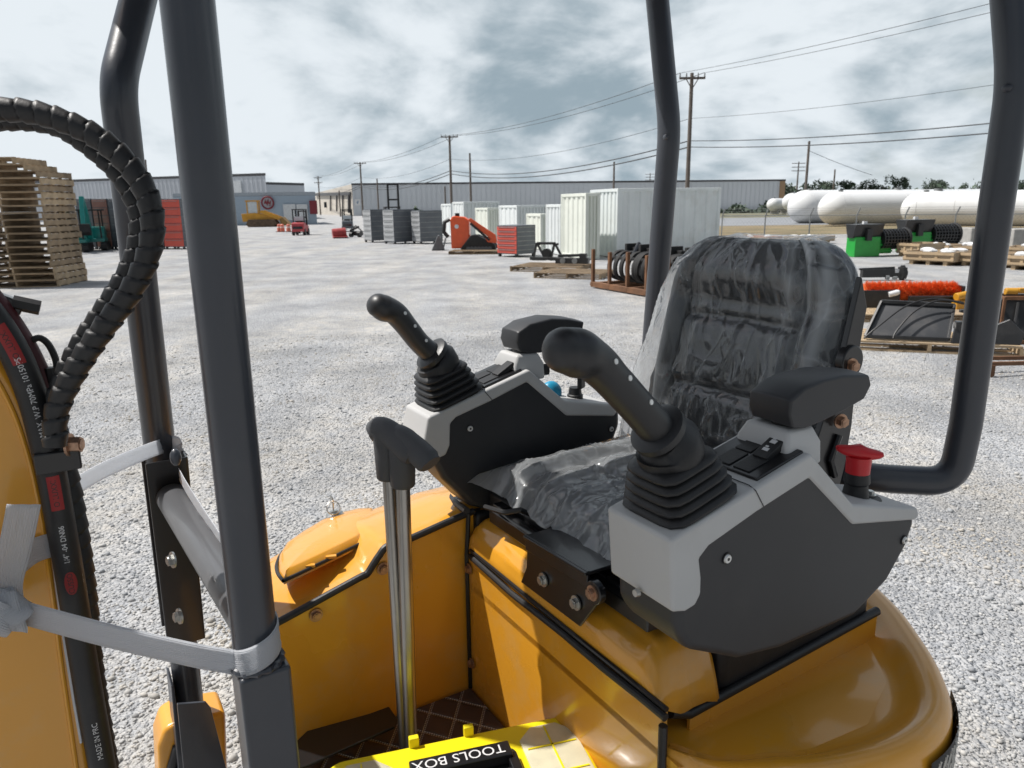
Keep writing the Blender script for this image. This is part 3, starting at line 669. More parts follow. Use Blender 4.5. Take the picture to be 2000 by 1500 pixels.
# ------------------------------------------------------------------ loose things on the machine
EXM = Matrix.Translation(M0) @ Matrix.Rotation(YAW, 4, 'Z')
def on_machine(name, label, cat, p, group=None):
    return thing(name, label, cat, EXM @ Vector(p), YAW, group)
def film_mat(base=.085, amt=.42, nm='clear_film', bst=.24):
    m = bpy.data.materials.new(nm); m.use_nodes = True; nt = m.node_tree; L = nt.links.new
    nt.nodes.remove(nt.nodes['Principled BSDF']); out = nt.nodes['Material Output']
    tc = nd(nt, 'ShaderNodeTexCoord')
    def noise(sc, det, dist, mp=None):
        n = nd(nt, 'ShaderNodeTexNoise'); n.inputs['Scale'].default_value = sc; n.inputs['Detail'].default_value = det; n.inputs['Distortion'].default_value = dist
        v = nd(nt, 'ShaderNodeMapping'); v.inputs['Scale'].default_value = mp or (1, 1, 1); v.inputs['Rotation'].default_value = (.3, .5, .2); L(tc.outputs['Object'], v.inputs[0]); L(v.outputs[0], n.inputs['Vector']); return n.outputs['Fac']
    def mth(op, a, b_=None):
        n = nd(nt, 'ShaderNodeMath', operation=op)
        for i, q in enumerate((a, b_)):
            if q is None: continue
            if isinstance(q, (int, float)): n.inputs[i].default_value = q
            else: L(q, n.inputs[i])
        return n.outputs[0]
    n1 = noise(8, 2, .5); n2 = noise(17, 1, .3, (1, 1, .28)); ha = nd(nt, 'ShaderNodeAttribute'); ha.attribute_name = 'haze'; ha = ha.outputs['Fac']
    def ridge(x, w): return mth('POWER', mth('SUBTRACT', 1, mth('MINIMUM', 1, mth('MULTIPLY', mth('ABSOLUTE', mth('SUBTRACT', x, .5)), w))), 2.5)
    h = mth('ADD', ridge(n1, 15), mth('MULTIPLY', ridge(n2, 17), .9))
    bp = nd(nt, 'ShaderNodeBump'); bp.inputs['Strength'].default_value = bst; bp.inputs['Distance'].default_value = .008; L(h, bp.inputs['Height'])
    tr_ = nd(nt, 'ShaderNodeBsdfTransparent'); tr_.inputs[0].default_value = (.97, .98, .985, 1)
    gl = nd(nt, 'ShaderNodeBsdfGlossy'); gl.inputs['Roughness'].default_value = .11; L(bp.outputs[0], gl.inputs['Normal'])
    df = nd(nt, 'ShaderNodeBsdfDiffuse'); df.inputs[0].default_value = (.75, .78, .80, 1)
    tl = nd(nt, 'ShaderNodeBsdfTranslucent'); tl.inputs[0].default_value = (.75, .78, .80, 1)
    hz_ = nd(nt, 'ShaderNodeMixShader'); hz_.inputs[0].default_value = .5; L(df.outputs[0], hz_.inputs[1]); L(tl.outputs[0], hz_.inputs[2])
    m1 = nd(nt, 'ShaderNodeMixShader'); L(mth('ADD', mth('ADD', base, mth('MULTIPLY', ha, amt)), mth('MULTIPLY', mth('MULTIPLY', h, noise(5, 2, 0)), .28)), m1.inputs[0]); L(tr_.outputs[0], m1.inputs[1]); L(hz_.outputs[0], m1.inputs[2])
    fr = nd(nt, 'ShaderNodeFresnel'); fr.inputs[0].default_value = 1.38; L(bp.outputs[0], fr.inputs['Normal'])
    m2 = nd(nt, 'ShaderNodeMixShader'); L(mth('ADD', .05, mth('MULTIPLY', fr.outputs[0], .65)), m2.inputs[0]); L(m1.outputs[0], m2.inputs[1]); L(gl.outputs[0], m2.inputs[2])
    L(m2.outputs[0], out.inputs[0]); return m
FILM = film_mat(); FILMC = film_mat(.24, .36, 'layered_film', .42)
def haze(o, fn, nu, nv):
    at_ = o.data.attributes.new('haze', 'FLOAT', 'POINT'); at_.data.foreach_set('value', [fn(i / nu, j / nv) for i in range(nu + 1) for j in range(nv + 1)])
from mathutils import noise as MN
def rn(p, s): q = Vector(p) * s; return 1 - abs(MN.noise(q)) * 2
def film_back(a, c):
    s = -1.0 + 2.06 * a; t = -.02 + 1.05 * c; tt = min(max(t, 0), 1); ss = max(-1, min(1, s))
    p = back(ss * .999, tt)
    p = p + SU * (BH * (t - tt))
    lo_ = max(0, 1 - t)
    if s > 0: p.y += (.07 * lo_ ** 1.2) * max(0, (s - .55) / .5); p += SN * (.035 * lo_) * max(0, (s - .55) / .5)
    p.y += (s - ss) * (.25 if s > 0 else .05)
    e = min(1, abs(s) ** 8 + max(0, t - .9) * 6)
    # film bridges the hollows, then creases
    p += SN * (.010 + .013 * (1 - e) * (.5 + .5 * math.sin(3.1 * t + 1)))
    fold = rn((s * 2.2 + t * .9, t * .7 - s * .5, 1.3), 1.3) ** 3 * .012 + rn((s * 5 - t * 3, t * 2 + s, 4.2), 1.2) ** 4 * .006
    p += (SN * .8 + Vector((0, .3 * s, .1))) * fold * (.35 + .65 * abs(ss) ** 2)
    if abs(s) > .98: p -= SN * (abs(s) - .98) * .9
    if t > 1: p -= SN * (t - 1) * 1.5
    return p
o0 = EXM.inverted() @ EXM @ Vector((.95, .19, 1.14))
fb = B().grid(film_back, 110, 130).build('plastic_cover', FILM, None, ang=80)
haze(fb, lambda a, c: 1.7 * max(0, min(1, (.30 - a) / .12)) * (.35 + .65 * c) * (.55 + .45 * math.sin(a * 70 + c * 4)) + .75 * max(0, min(1, (a - .80) / .12)) * (.6 + .4 * math.sin(a * 60)) + .5 * max(0, c - .86) / .14, 110, 130)
fb.location = EXM @ Vector((0, 0, 0)); fb.rotation_euler = (0, 0, YAW); tag(fb, 'crinkled clear plastic film pulled over the black seat backrest', 'plastic cover')
def film_cush(a, c):
    s = (2 * a - 1) * 1.08; t = -.06 + 1.05 * c; ss = max(-1, min(1, s)); tt = max(0, min(1, t)); p = cush(ss * .999, tt)
    p.y += (s - ss) * .245; p.x += (t - tt) * .42
    ov = max(abs(s) - 1, 0) * 1.0 + max(-t, 0) * 1.6
    p.z += .011 - ov * .28
    p.z += rn((s * 2.2, t * 1.4, 7), 1.3) ** 3 * .012 + rn((s * 4 + t * 3, t * 4, 2), 1.3) ** 4 * .005
    if s > .8 and t < .25: k = (s - .8) / .28 * (.25 - t) / .3; p += Vector((-.03, .04, .012)) * k
    return p
fc = B().grid(film_cush, 90, 80).build('plastic_cover', FILMC, None, ang=80)
haze(fc, lambda a, c: .25 + .35 * max(0, a - .85) / .15 + .3 * max(0, .2 - c) / .2, 90, 80)
fc.location = EXM @ Vector((0, 0, 0)); fc.rotation_euler = (0, 0, YAW); tag(fc, 'loose clear plastic film lying over the seat cushion between the consoles', 'plastic cover')
# --- white elastic strap
def strapmat():
    m = pm('white_elastic', (.82, .84, .88), .75, var=.03); nt = m.node_tree; L = nt.links.new; p = nt.nodes['Principled BSDF']
    uv = nd(nt, 'ShaderNodeUVMap'); sp = nd(nt, 'ShaderNodeSeparateXYZ'); L(uv.outputs[0], sp.inputs[0])
    s = nd(nt, 'ShaderNodeMath', operation='SINE'); k = nd(nt, 'ShaderNodeMath', operation='MULTIPLY'); k.inputs[1].default_value = 2 * math.pi * 13; L(sp.outputs[1], k.inputs[0]); L(k.outputs[0], s.inputs[0])
    bp = nd(nt, 'ShaderNodeBump'); bp.inputs['Strength'].default_value = .8; bp.inputs['Distance'].default_value = .0012; L(s.outputs[0], bp.inputs['Height']); L(bp.outputs[0], p.inputs['Normal'])
    tl = nd(nt, 'ShaderNodeBsdfTranslucent'); tl.inputs[0].default_value = (.85, .87, .9, 1); mx = nd(nt, 'ShaderNodeMixShader'); mx.inputs[0].default_value = .58; L(p.outputs[0], mx.inputs[1]); L(tl.outputs[0], mx.inputs[2]); L(mx.outputs[0], nt.nodes['Material Output'].inputs[0]); return m
STR = strapmat()
def ribbon(pts, ups, w, name, parent, org, n=8):
    P = spline(pts, n); U = spline(ups, n); b = B(); uv = []; rows = []
    for i, (p, u) in enumerate(zip(P, U)):
        t = (P[min(i + 1, len(P) - 1)] - P[max(i - 1, 0)]).normalized(); u = (u - t * u.dot(t)).normalized(); nn = t.cross(u)
        rows.append([b.v(p + u * (w * (k / 6 - .5)) + nn * (.0006 * math.cos(k * 9))) for k in range(7)])
    lay = b.bm.loops.layers.uv.new('UVMap')
    for i in range(len(rows) - 1):
        for k in range(6):
            f = b.f((rows[i][k], rows[i + 1][k], rows[i + 1][k + 1], rows[i][k + 1]))
            for lp_, (a, c) in zip(f.loops, ((i, k), (i + 1, k), (i + 1, k + 1), (i, k + 1))): lp_[lay].uv = (a * .1, c / 6)
    o = b.build(name, STR, parent, solid=.0014, ang=80)
    o.location = -org; return o
KN = V_(22, 1186, .245)
ST = thing('elastic_strap', 'white elastic strap knotted at the boom and stretched around both front canopy posts', 'strap', EXM @ KN, YAW)
Zu = Vector((0, 0, 1)); SW = .036
pc = U_(503, 1285, 0); c1 = Vector((pc.x, pc.y, 0)); zz = pc.z + .006
wrap = [c1 + Vector((math.cos(t), math.sin(t), 0)) * .0305 + Vector((0, 0, zz + .004 * k)) for k, t in enumerate(np.linspace(R(-170), R(60), 11))]
pa, pb_ = V_(40, 1196, .240), V_(260, 1228, .13)
fpost = U_(318, 880, -.036)
bkp = [c1 + Vector((.015, .034, zz + .06)), fpost + Vector((.02, -.034, -.04)), fpost + Vector((.034, 0, 0)), fpost + Vector((.01, .035, .0))]
ribbon([pa, pa.lerp(wrap[0], .4) - Vector((0, 0, .004)), pa.lerp(wrap[0], .8) - Vector((0, 0, .003)), pa.lerp(wrap[0], .96)] + wrap, [Zu] * 15, SW, 'band', ST, KN, 6)
ribbon([wrap[-1], bkp[0], bkp[1], bkp[2], bkp[3], V_(215, 912, .52), V_(132, 958, .45), V_(60, 1000, .47)], [Zu] * 8, SW * .8, 'band', ST, KN, 6)
ribbon([V_(112, 1058, .30) + Vector((.004, .01, 0)), V_(105, 1062, .297), V_(60, 1080, .292), V_(10, 1130, .27), V_(0, 1180, .262)], [V_(105, 1045, .297) - V_(109, 1085, .297)] * 5, SW, 'band', ST, KN, 6)
ribbon([V_(16, 1190, .235), V_(12, 1140, .238), V_(30, 1070, .236), V_(47, 985, .22)], [V_(0, 1000, .24) - V_(60, 985, .24)] * 4, SW * 1.05, 'loose_end', ST, KN, 6)
kc_ = V_(6, 1190, .232); xd, zd = (V_(60, 1200, .232) - V_(0, 1185, .232)).normalized(), Vector((0, 0, 1)); yd = zd.cross(xd).normalized()
B().ball(kc_, (.020, .012, .020), 16, 10).build('knot', STR, ST, ang=80).location = -KN
for tw, rz_, ry_, off in ((.15, .030, .017, Vector((0, 0, 0))), (-.75, .032, .020, xd * .006 + zd * .004), (1.05, .026, .021, xd * -.010 - zd * .004)):
    ax = (xd * math.cos(tw) + zd * math.sin(tw)); pz = (zd * math.cos(tw) - xd * math.sin(tw)); th_ = np.linspace(0, 2 * math.pi, 15)
    ribbon([kc_ + off + pz * (rz_ * math.cos(t)) + yd * (ry_ * math.sin(t)) + ax * (.004 * t / 6.28) for t in th_], [ax + yd * .25 * math.sin(2 * t) for t in th_], SW, 'knot_fold', ST, KN, 4)
# --- toolbox on the deck
tz = .81
ta, tb = Z_(632, 1490, tz), Z_(1112, 1391, tz); tx = (tb - ta); tl = tx.length; tx.normalize(); ty = Vector((tx.y, -tx.x, 0)); ang = math.atan2(tx.y, tx.x)
tc_ = (ta + tb) / 2 + ty * .115
TB = thing('toolbox', 'bright yellow plastic case with clear compartments lying on the deck beside the levers', 'toolbox', EXM @ Vector((tc_.x, tc_.y, FZ + .004)), YAW + ang)
th = tz - FZ - .004; tw = .23
def rrect(hx, hy, r, z, n=6):
    q = []
    for cx_, cy_, a0_ in ((hx - r, hy - r, 0), (-hx + r, hy - r, 90), (-hx + r, -hy + r, 180), (hx - r, -hy + r, 270)):
        for k in range(n + 1): a = R(a0_ + 90 * k / n); q.append(Vector((cx_ + r * math.cos(a), cy_ + r * math.sin(a), z)))
    return q
hx, hy = tl / 2, tw / 2
b = B(); b.loft([rrect(hx - .006, hy - .006, .03, 0), rrect(hx - .003, hy - .003, .03, .03), rrect(hx - .003, hy - .003, .03, th - .03), rrect(hx, hy, .032, th - .024), rrect(hx, hy, .032, th - .008), rrect(hx - .004, hy - .004, .03, th - .002), rrect(hx - .008, hy - .008, .028, th)], cap=True)
b.build('case', TYEL, TB, ang=40)
W1 = pm('clear_lid', (.60, .56, .40), .28, var=.1, vs=30, coat=.3)
def octa(cx, cy, a, c, ch, z): return [Vector((cx + x, cy + y, z)) for x, y in ((-a + ch, -c), (a - ch, -c), (a, -c + ch), (a, c - ch), (a - ch, c), (-a + ch, c), (-a, c - ch), (-a, -c + ch))]
for cx in (hx - .062, -hx + .062):
    w = B().loft([octa(cx, .0, .052, .092, .028, th - .001), octa(cx, .0, .052, .092, .028, th + .004), octa(cx, .0, .047, .087, .027, th + .006)]).build('compartment_lid', W1, TB, .001)
    b = B(); b.box((cx, 0, th + .0068), (.003, .17, .0022)); b.box((cx, .035, th + .0068), (.09, .003, .0022)); b.box((cx, -.03, th + .0068), (.09, .003, .0022)); b.build('divider', TYEL, w)
b = B(); b.loft([rrect(.10, .055, .012, th + .0006), rrect(.10, .055, .012, th + .0012)]); b.build('handle_recess', BLK, TB)
hb = B().bar((-.088, .032, th + .013), (.088, .032, th + .013), .034, .022).bar((-.088, .03, th + .008), (-.088, -.04, th + .008), .018, .016).bar((.088, .03, th + .008), (.088, -.04, th + .008), .018, .016).build('handle', BLKG, TB, .003)
b = B(); add_text(b, 'TOOLS BOX', .029, lambda x, y: Vector((-x - .004, .032 - y, th + .0246))); b.build('lettering', WHITEINK, hb)
for x in (.03, -.07): B().box((x, hy - .004, th + .008), (.018, .012, .022)).build('hinge_tab', TYEL, TB, .002)
# ------------------------------------------------------------------ yard furniture
def at_g(x, y): p = G(x, y); return Vector((p.x, p.y, 0))
def mpp(x, y): return depth(x, y) / F          # metres per photo pixel on the ground point seen there
def zat(x, y, P):                              # height of the pixel over ground point P
    d = ray(x, y); t = Vector((P.x, P.y)).length / Vector((d.x, d.y)).length; return H + d.z * t
# --- pallets in the tall stack at the left
def pallet_bm(w=1.22, d=1.02, h=.14, seed=0):
    rnd = random.Random(seed); b = B()
    for x in (-w / 2 + .02, 0, w / 2 - .02): b.box((x, 0, h * .5), (.04, d, h - .044))
    n = 7
    for i in range(n):
        y = -d / 2 + .05 + (d - .1) * i / (n - 1); b.box((rnd.uniform(-.012, .012), y, h - .010), (w + rnd.uniform(-.02, .02), .09, .019))
        if i % 2 == 0: b.box((0, y, .010), (w, .09, .019))
    return b
pc_ = at_g(103, 561); pm_ = mpp(103, 561); zt_st = zat(82, 333, pc_); nL = 17; ph = zt_st / nL
pw, pd = 1.9, 1.5
meshes = []
for k in range(4):
    o = pallet_bm(pw, pd, ph, k).build('pallet', WOOD if k % 2 else pm('pallet_wood_pale', (.38, .28, .175), .8, var=.35, vs=3, bump=.5, bs=30, dirt=(.18, .14, .10, .6), ds=2), None, flat=True); meshes.append(o)
ORD = ['lowest', 'second', 'third', 'fourth', 'fifth', 'sixth', 'seventh', 'eighth', 'ninth', 'tenth', 'eleventh', 'twelfth', 'thirteenth', 'fourteenth', 'fifteenth', 'sixteenth', 'seventeenth', 'eighteenth', 'nineteenth']
rs = random.Random(5); srz = R(4)
def put(o0, first, loc, rz, label, group):
    o = o0 if first else o0.copy()
    if not first: COL.objects.link(o)
    o.location = loc; o.rotation_euler = (0, 0, rz); tag(o, label, 'pallet', group); return o
used = [False] * 4
Cst = pc_ + Vector((-pw / 2, pd / 2, 0))
for i in range(nL + 2):
    k = rs.randrange(4); sh_ = Vector((rs.uniform(-.04, .04), rs.uniform(-.03, .03), i * ph))
    if i >= nL: sh_ += Vector((-.35 if i == nL else -.6, 0, 0))
    put(meshes[k], not used[k], Cst + sh_, srz + R(rs.uniform(-1.5, 1.5)), ('lowest weathered wooden pallet, on the gravel, of the tall stack' if i == 0 else 'topmost pallet, set back, of the tall wooden pallet stack' if i == nL + 1 else 'weathered wooden pallet, %s from the ground in the tall stack' % ORD[i]), 'pallets in the tall stack'); used[k] = True
for k in range(4):
    if not used[k]: bpy.data.objects.remove(meshes[k])
# --- buildings
def quad_building(name, label, pts, zb, zt, m, trim=TRIM, th=None, grp=None):
    c = sum(pts, Vector()) / len(pts); t = thing(name, label, 'building', (c.x, c.y, 0), 0, grp)
    q = [Vector((p.x - c.x, p.y - c.y, zb)) for p in pts]; B().prism(q, (0, 0, zt - zb)).build('wall', m, t, flat=True)
    o = [Vector((p.x * 1.003, p.y * 1.003, zt + .02)) for p in q]; B().prism(o, (0, 0, .35)).build('roof_edge', trim, t, flat=True)
    return t, c
def gp_at(x, dist): d = ray(x, HOR); d = Vector((d.x, d.y, 0)); return d * (dist / d.y)
def hgt(x, y, P): return zat(x, y, P)
A1, A2 = gp_at(60, 130), gp_at(523, 112)
t, c = quad_building('warehouse', 'tall grey metal warehouse with a flat roof behind the pallet stack', [A1, A2, A2 * 1.4 - Vector((3, 0, 0)), A1 * 1.4], -2, hgt(523, 343, A2), WALLG)
n_ = (A2 - A1).normalized()
b = B()
for k in range(60): P = A1 + n_ * (k * (A2 - A1).length / 60) - c - Vector((0, .06, 0)); b.box((P.x, P.y, hgt(523, 343, A2) / 2 - 1), (.10, .05, hgt(523, 343, A2) + 1.6), math.atan2(n_.y, n_.x))
b.build('siding_rib', WALLG, t, flat=True)
P = A1.lerp(A2, .86) - c; B().box((P.x, P.y - .12, hgt(480, 372, A2)), (5, .2, 3.0), math.atan2(n_.y, n_.x)).build('loading_door', DOORW, t, flat=True)
P = A1.lerp(A2, .475) - c; B().cyl((P.x, P.y, hgt(523, 343, A2)), (P.x, P.y, hgt(318, 305, A1.lerp(A2, .5))), .25, n=8).build('vent_pipe', GALV, t)
A3, A4 = gp_at(521, 118), gp_at(597, 126)
quad_building('warehouse', 'lower grey wing with a sloping roof line beside the tall warehouse', [A3, A4, A4 * 1.35 - Vector((3, 0, 0)), A3 * 1.35], -2, hgt(560, 360, A3), WALLG)
L1, L2 = gp_at(340, 82), gp_at(617, 82)
t, c = quad_building('office_building', 'low blue grey block with a round red emblem on its wall', [L1, L2, L2 * 1.15 - Vector((1, 0, 0)), L1 * 1.15], -3, hgt(540, 382, L2), WALLG2, pm('blue_trim', (.30, .34, .38), .6))
def onwall(x, y, dist, c): P = gp_at(x, dist); return Vector((P.x - c.x, P.y - c.y, zat(x, y, P)))
for x0, x1 in ((553, 577), (579, 600)):
    p_, q_ = onwall(x0, 399, 81.9, c), onwall(x1, 430, 81.9, c); B().box(((p_.x + q_.x) / 2, p_.y, (p_.z + q_.z) / 2), (q_.x - p_.x, .12, p_.z - q_.z)).build('garage_door', DOORW, t, flat=True)
em = onwall(523, 396, 81.8, c)
b = B(); b.tube([em + Vector((math.cos(a) * .62, 0, math.sin(a) * .62)) for a in np.linspace(0, 2 * math.pi, 33)], .09, 6, cap=False)
b.prism([em + Vector((x * .1, -.05, z * .1)) for x, z in ((-4, -1), (-2, 3.5), (-1, .5), (1, 4), (1.6, 0), (4, 2.6), (3, -2), (.6, -.8), (-.4, -3.4), (-1.4, -1))], (0, .05, 0))
b.prism([em + Vector((x * .1, -.05, z * .1)) for x, z in ((1, -3.8), (3.6, -3), (2.6, -2.3))], (0, .05, 0)); b.build('emblem', MAROON, t)
b = B(); b.cyl(em + Vector((0, .06, 0)), em + Vector((0, 0, 0)), .58, n=32); b.build('emblem_disc', pm('emblem_pale', (.30, .31, .34), .6), t)
P = onwall(612, 405, 81.8, c); B().box(P, (.8, .1, 1.4)).build('poster', MAROON, t, flat=True)
W1_, W2_, W0 = gp_at(690, 160), gp_at(1530, 172), gp_at(598, 240)
zt1 = hgt(690, 361.5, W1_)
t, c = quad_building('warehouse', 'very long light grey warehouse with a beige gabled end across the yard', [W1_, W2_, W2_ + Vector((4, 80, 0)), W1_ + Vector((-10, 80, 0))], -2, zt1, WALLL)
b = B()
for k in range(90): P = W1_.lerp(W2_, (k + .5) / 90) - c; b.box((P.x, P.y - .08, zt1 / 2 - 1), (.12, .08, zt1 + 1.5))
b.build('siding_rib', WALLL, t, flat=True)
gz0 = hgt(598, 382, W0)
g = B(); q = [W0 - c + Vector((0, 0, -3)), W1_ - c + Vector((-.1, 0, -3)), W1_ - c + Vector((-.1, 0, zt1 + .2)), W0 - c + Vector((0, 0, gz0))]
gb = g.prism(q, (.3, .3, 0)).build('gable_wall', WALLB, t, flat=True)
def ong(x, y):  # point on the gable wall seen at x, y
    d = ray(x, y); n = Vector((W1_.y - W0.y, -(W1_.x - W0.x), 0)); k = W0.dot(n) / d.dot(n); return CAM + d * k - c - Vector((.25, .25, 0))
b = B(); b.bar(ong(618, 380), ong(687, 378), .4, .7); b.bar(ong(685, 378), ong(685, 415), .6, .6)
for x in (648, 660, 672): b.bar(ong(x, 380), ong(x, 412), .3, .3)
b.build('door_track', TRIM, gb, flat=True)
b = B(); b.box(ong(638, 400), (.6, .6, 1.4)); b.build('window', GLASS, gb, flat=True)
P = W1_.lerp(W2_, .012) - c; sg = onwall(699, 395, 159.6, c); B().box(sg, (1.1, .1, 1.3)).build('sign', PLASTW, t, flat=True)
b = B(); b.prism([sg + Vector((x, -.09, z)) for x, z in ((-.3, -.1), (.1, .4), (.25, .1), (.0, -.4))], (0, .02, 0)); b.build('sign_mark', WALLG2, t, flat=True)
P = W2_ - c; B().box((P.x - .6, P.y - .2, zt1 / 2), (1.2, .2, zt1)).build('corner_panel', pm('tan_corner', (.33, .22, .13), .7), t, flat=True)
# --- left row of stacked cabinets behind the pallets
def cab_stack(x0, x1, yb, yt, dep, mats, label, cat='cabinet', seams=6, tilt=0, two=True, name='tool_cabinet', group='stacked tool cabinets'):
    a, c = at_g(x0, yb), at_g(x1, yb + tilt); w = (c - a).length; rz = math.atan2(c.y - a.y, c.x - a.x); h = zat((x0 + x1) / 2, yt, (a + c) / 2)
    t = thing(name, label, cat, ((a + c) / 2), rz, group)
    fm, sm = mats
    b = B(); b.box((0, dep / 2, h / 2 + .05), (w, dep, h - .1)); b.build('carcass', sm, t, .01)
    b = B(); n = seams
    for i in range(n):
        z0 = .12 + (h - .16) * i / n; b.box((0, -.012, z0 + (h - .16) / n / 2), (w - .02, .024, (h - .16) / n - .025))
    b.build('drawer_front', fm, t, .004)
    b = B()
    for i in range(n):
        z0 = .12 + (h - .16) * (i + .8) / n; b.box((0, -.03, z0), (w * .8, .02, .02))
        b.box((w / 2 + .008, dep / 2, z0), (.016, dep * .96, .02))
    b.build('handle', GALV, t)
    for sx_ in (-1, 1):
        for sy in (0, 1): B().box((sx_ * (w / 2 - .06), .06 + sy * (dep - .12), .05), (.08, .08, .1)).build('foot', BLK, t)
    return t, w, h, dep
for (x0, x1, fm, lb) in ((160, 191, CABG, 'dark grey cabinet stack farthest left, behind the teal excavator'), (192, 222, BROWNR, 'faded brownish red cabinet stack between two dark grey ones'), (223, 262, CABG, 'dark grey cabinet stack just left of the coiled hoses'), (263, 322, CABG, 'dark grey cabinet stack seen through the loop of hoses'), (323, 362, SRED, 'bright salmon red cabinet stack beside the thick front post')):
    cab_stack(x0, x1 - 1, 487, 388, .9, (fm, CABG), lb)
for (x0, x1, yb, yt, lb) in ((712, 727, 473, 409, 'grey cabinet stack, left one of three standing in the open yard'), (751, 771, 476, 409, 'grey cabinet stack, middle and largest of three in the open yard'), (806, 822, 476, 411, 'grey cabinet stack, right one of three, beside the orange loader bucket')):
    t, w, h, dp = cab_stack(x0, x1, yb, yt, 1.25, (CABL, CABG), lb, tilt=1)
t, w, h, dp = cab_stack(972, 1010, 501, 440, .95, (SRED, CABG), 'red fronted dark cabinet stack beside the small white container', tilt=2)
# --- shipping containers
def corr(p, q, n, dpt, z0, z1, b):
    p, q = Vector(p), Vector(q); d = (q - p); nrm = Vector((d.y, -d.x, 0)).normalized(); pts = []
    for i in range(n):
        for f, o in ((0, 0), (.30, 0), (.42, -1), (.80, -1), (.92, 0)): pts.append(p + d * ((i + f) / n) + nrm * (o * dpt))
    pts.append(q)
    for a, c in zip(pts, pts[1:]): b.f([b.v(a + Vector((0, 0, z0))), b.v(c + Vector((0, 0, z0))), b.v(c + Vector((0, 0, z1))), b.v(a + Vector((0, 0, z1)))])
def container(xl, yl, xr, yr, ytop, xend, label, nf=5, ns=9, m=CONT, lmax=7, sink=0):
    a, c = at_g(xl, yl), at_g(xr, yr); f = (c - a); w = f.length; f.normalize(); s = Vector((-f.y, f.x, 0)); h = zat(xr, ytop, c)
    L_ = .5
    while L_ < lmax:
        P = c + s * L_; px = prj(mloc(P + Vector((0, 0, h * .5))))[0]
        if px >= xend: break
        L_ += .05
    t = thing('shipping_container', label, 'container', a.lerp(c, .5) + Vector((0, 0, -sink)), math.atan2(f.y, f.x), 'white shipping containers')
    hw = w / 2; b = B()
    corr((-hw + .06, .02, 0), (hw - .06, .02, 0), nf, .035, .12, h - .1, b); corr((hw - .02, .06, 0), (hw - .02, L_ - .06, 0), ns, .05, .12, h - .1, b)
    corr((-hw + .02, L_ - .06, 0), (-hw + .02, .06, 0), ns, .05, .12, h - .1, b); corr((hw - .06, L_ - .02, 0), (-hw + .06, L_ - .02, 0), nf, .035, .12, h - .1, b)
    b.build('wall_panel', m, t, flat=True)
    b = B()
    for x in (-hw + .05, hw - .05):
        for y in (.05, L_ - .05): b.box((x, y, h / 2), (.10, .10, h))
        for z in (.07, h - .05): b.box((x, L_ / 2, z), (.09, L_ - .2, .10))
    for y in (.05, L_ - .05):
        for z in (.07, h - .05): b.box((0, y, z), (w - .2, .09, .10))
    b.build('frame', m, t, .008)
    b = B(); nr = max(6, int(L_ * 4))
    for i in range(nr): b.box((0, .1 + (L_ - .2) * (i + .5) / nr, h - .02), (w - .1, (L_ - .2) / nr * .55, .05))
    b.box((0, L_ / 2, h - .07), (w - .1, L_ - .1, .03)); b.build('roof', m, t, flat=True)
    return t
container(1151, 497, 1204, 505, 368, 1405, 'largest white shipping container, nearest, behind the rear canopy post', 7, 9)
container(1095, 500, 1143, 508, 377, 1159, 'tall narrow cream container left of the largest one', 5, 3, CONTC, 2.6)
container(1066, 494, 1094, 499, 399, 1100, 'grey white container squeezed left of the tall cream one', 4, 3, CONT, 2.4)
container(1028, 484, 1056, 489, 418, 1069, 'smallest white container, low, right of the red cabinet stack', 3, 3, CONTC, 2.4)
container(975, 476, 1010, 481, 401, 1069, 'mid sized white container with long ribbed side behind the smallest one', 4, 9)
container(929, 470, 953, 474, 406, 977, 'small pale container standing behind the orange loader', 3, 4, CONTC, 4)
container(885, 464, 907, 467, 394, 976, 'long low white container at the back of the container row', 4, 9)
container(863, 460, 882, 462, 398, 888, 'grey white container farthest left in the row', 3, 3, CONT, 3)
# --- machines far off
def excavator_far(x, y, hpx, m1, m2, label):
    P = at_g(x, y); s = mpp(x, y) * hpx / 2.2; t = thing('compact_excavator', label, 'excavator', P, R(-70), 'small excavators parked by the cabinets')
    S = lambda *p: Vector(p) * s
    b = B()
    for sy in (-.42, .42): b.prism([S(a, sy - .11, c) for a, c in ((-.65, .08), (-.5, 0), (.5, 0), (.65, .08), (.65, .25), (.5, .34), (-.5, .34), (-.65, .25))], S(0, .22, 0))
    b.build('track', BLK, t, .01)
    b = B(); b.box(S(-.1, 0, .42), S(.9, .9, .14)); b.prism([S(a, -.42, c) for a, c in ((-.6, .48), (.0, .48), (.0, .9), (-.45, .95), (-.62, .75))], S(0, .84, 0)); b.build('body', m1, t, .02)
    b = B()
    for p in ((.35, -.35), (.35, .35), (-.35, -.35), (-.35, .35)): b.bar(S(*p, .5), S(*p, 1.6), .05 * s, .05 * s)
    b.box(S(0, 0, 1.62), S(.95, .9, .06)); b.build('canopy', BLK, t)
    b = B(); b.prism([S(a, -.09, c) for a, c in ((.5, .5), (.7, .48), (1.0, 1.3), (1.45, 1.95), (1.35, 2.1), (.8, 1.45))], S(0, .18, 0)); b.build('boom', m1, t, .01)
    b = B(); b.prism([S(a, -.08, c) for a, c in ((1.3, 2.1), (1.5, 2.15), (1.85, 1.1), (1.72, 1.05))], S(0, .16, 0)); b.build('dipper_arm', m2, t, .01)
    b = B(); b.prism([S(a, -.2, c) for a, c in ((1.7, 1.1), (1.9, 1.1), (1.95, .8), (1.6, .65), (1.45, .8))], S(0, .4, 0)); b.build('bucket', BLK, t, .01)
    return t
excavator_far(150, 492, 108, TEAL, MYEL, 'compact excavator with teal body and yellow arm behind the pallet stack')
excavator_far(186, 489, 104, TEAL, TEAL, 'all teal compact excavator with raised arm left of the cabinet row')
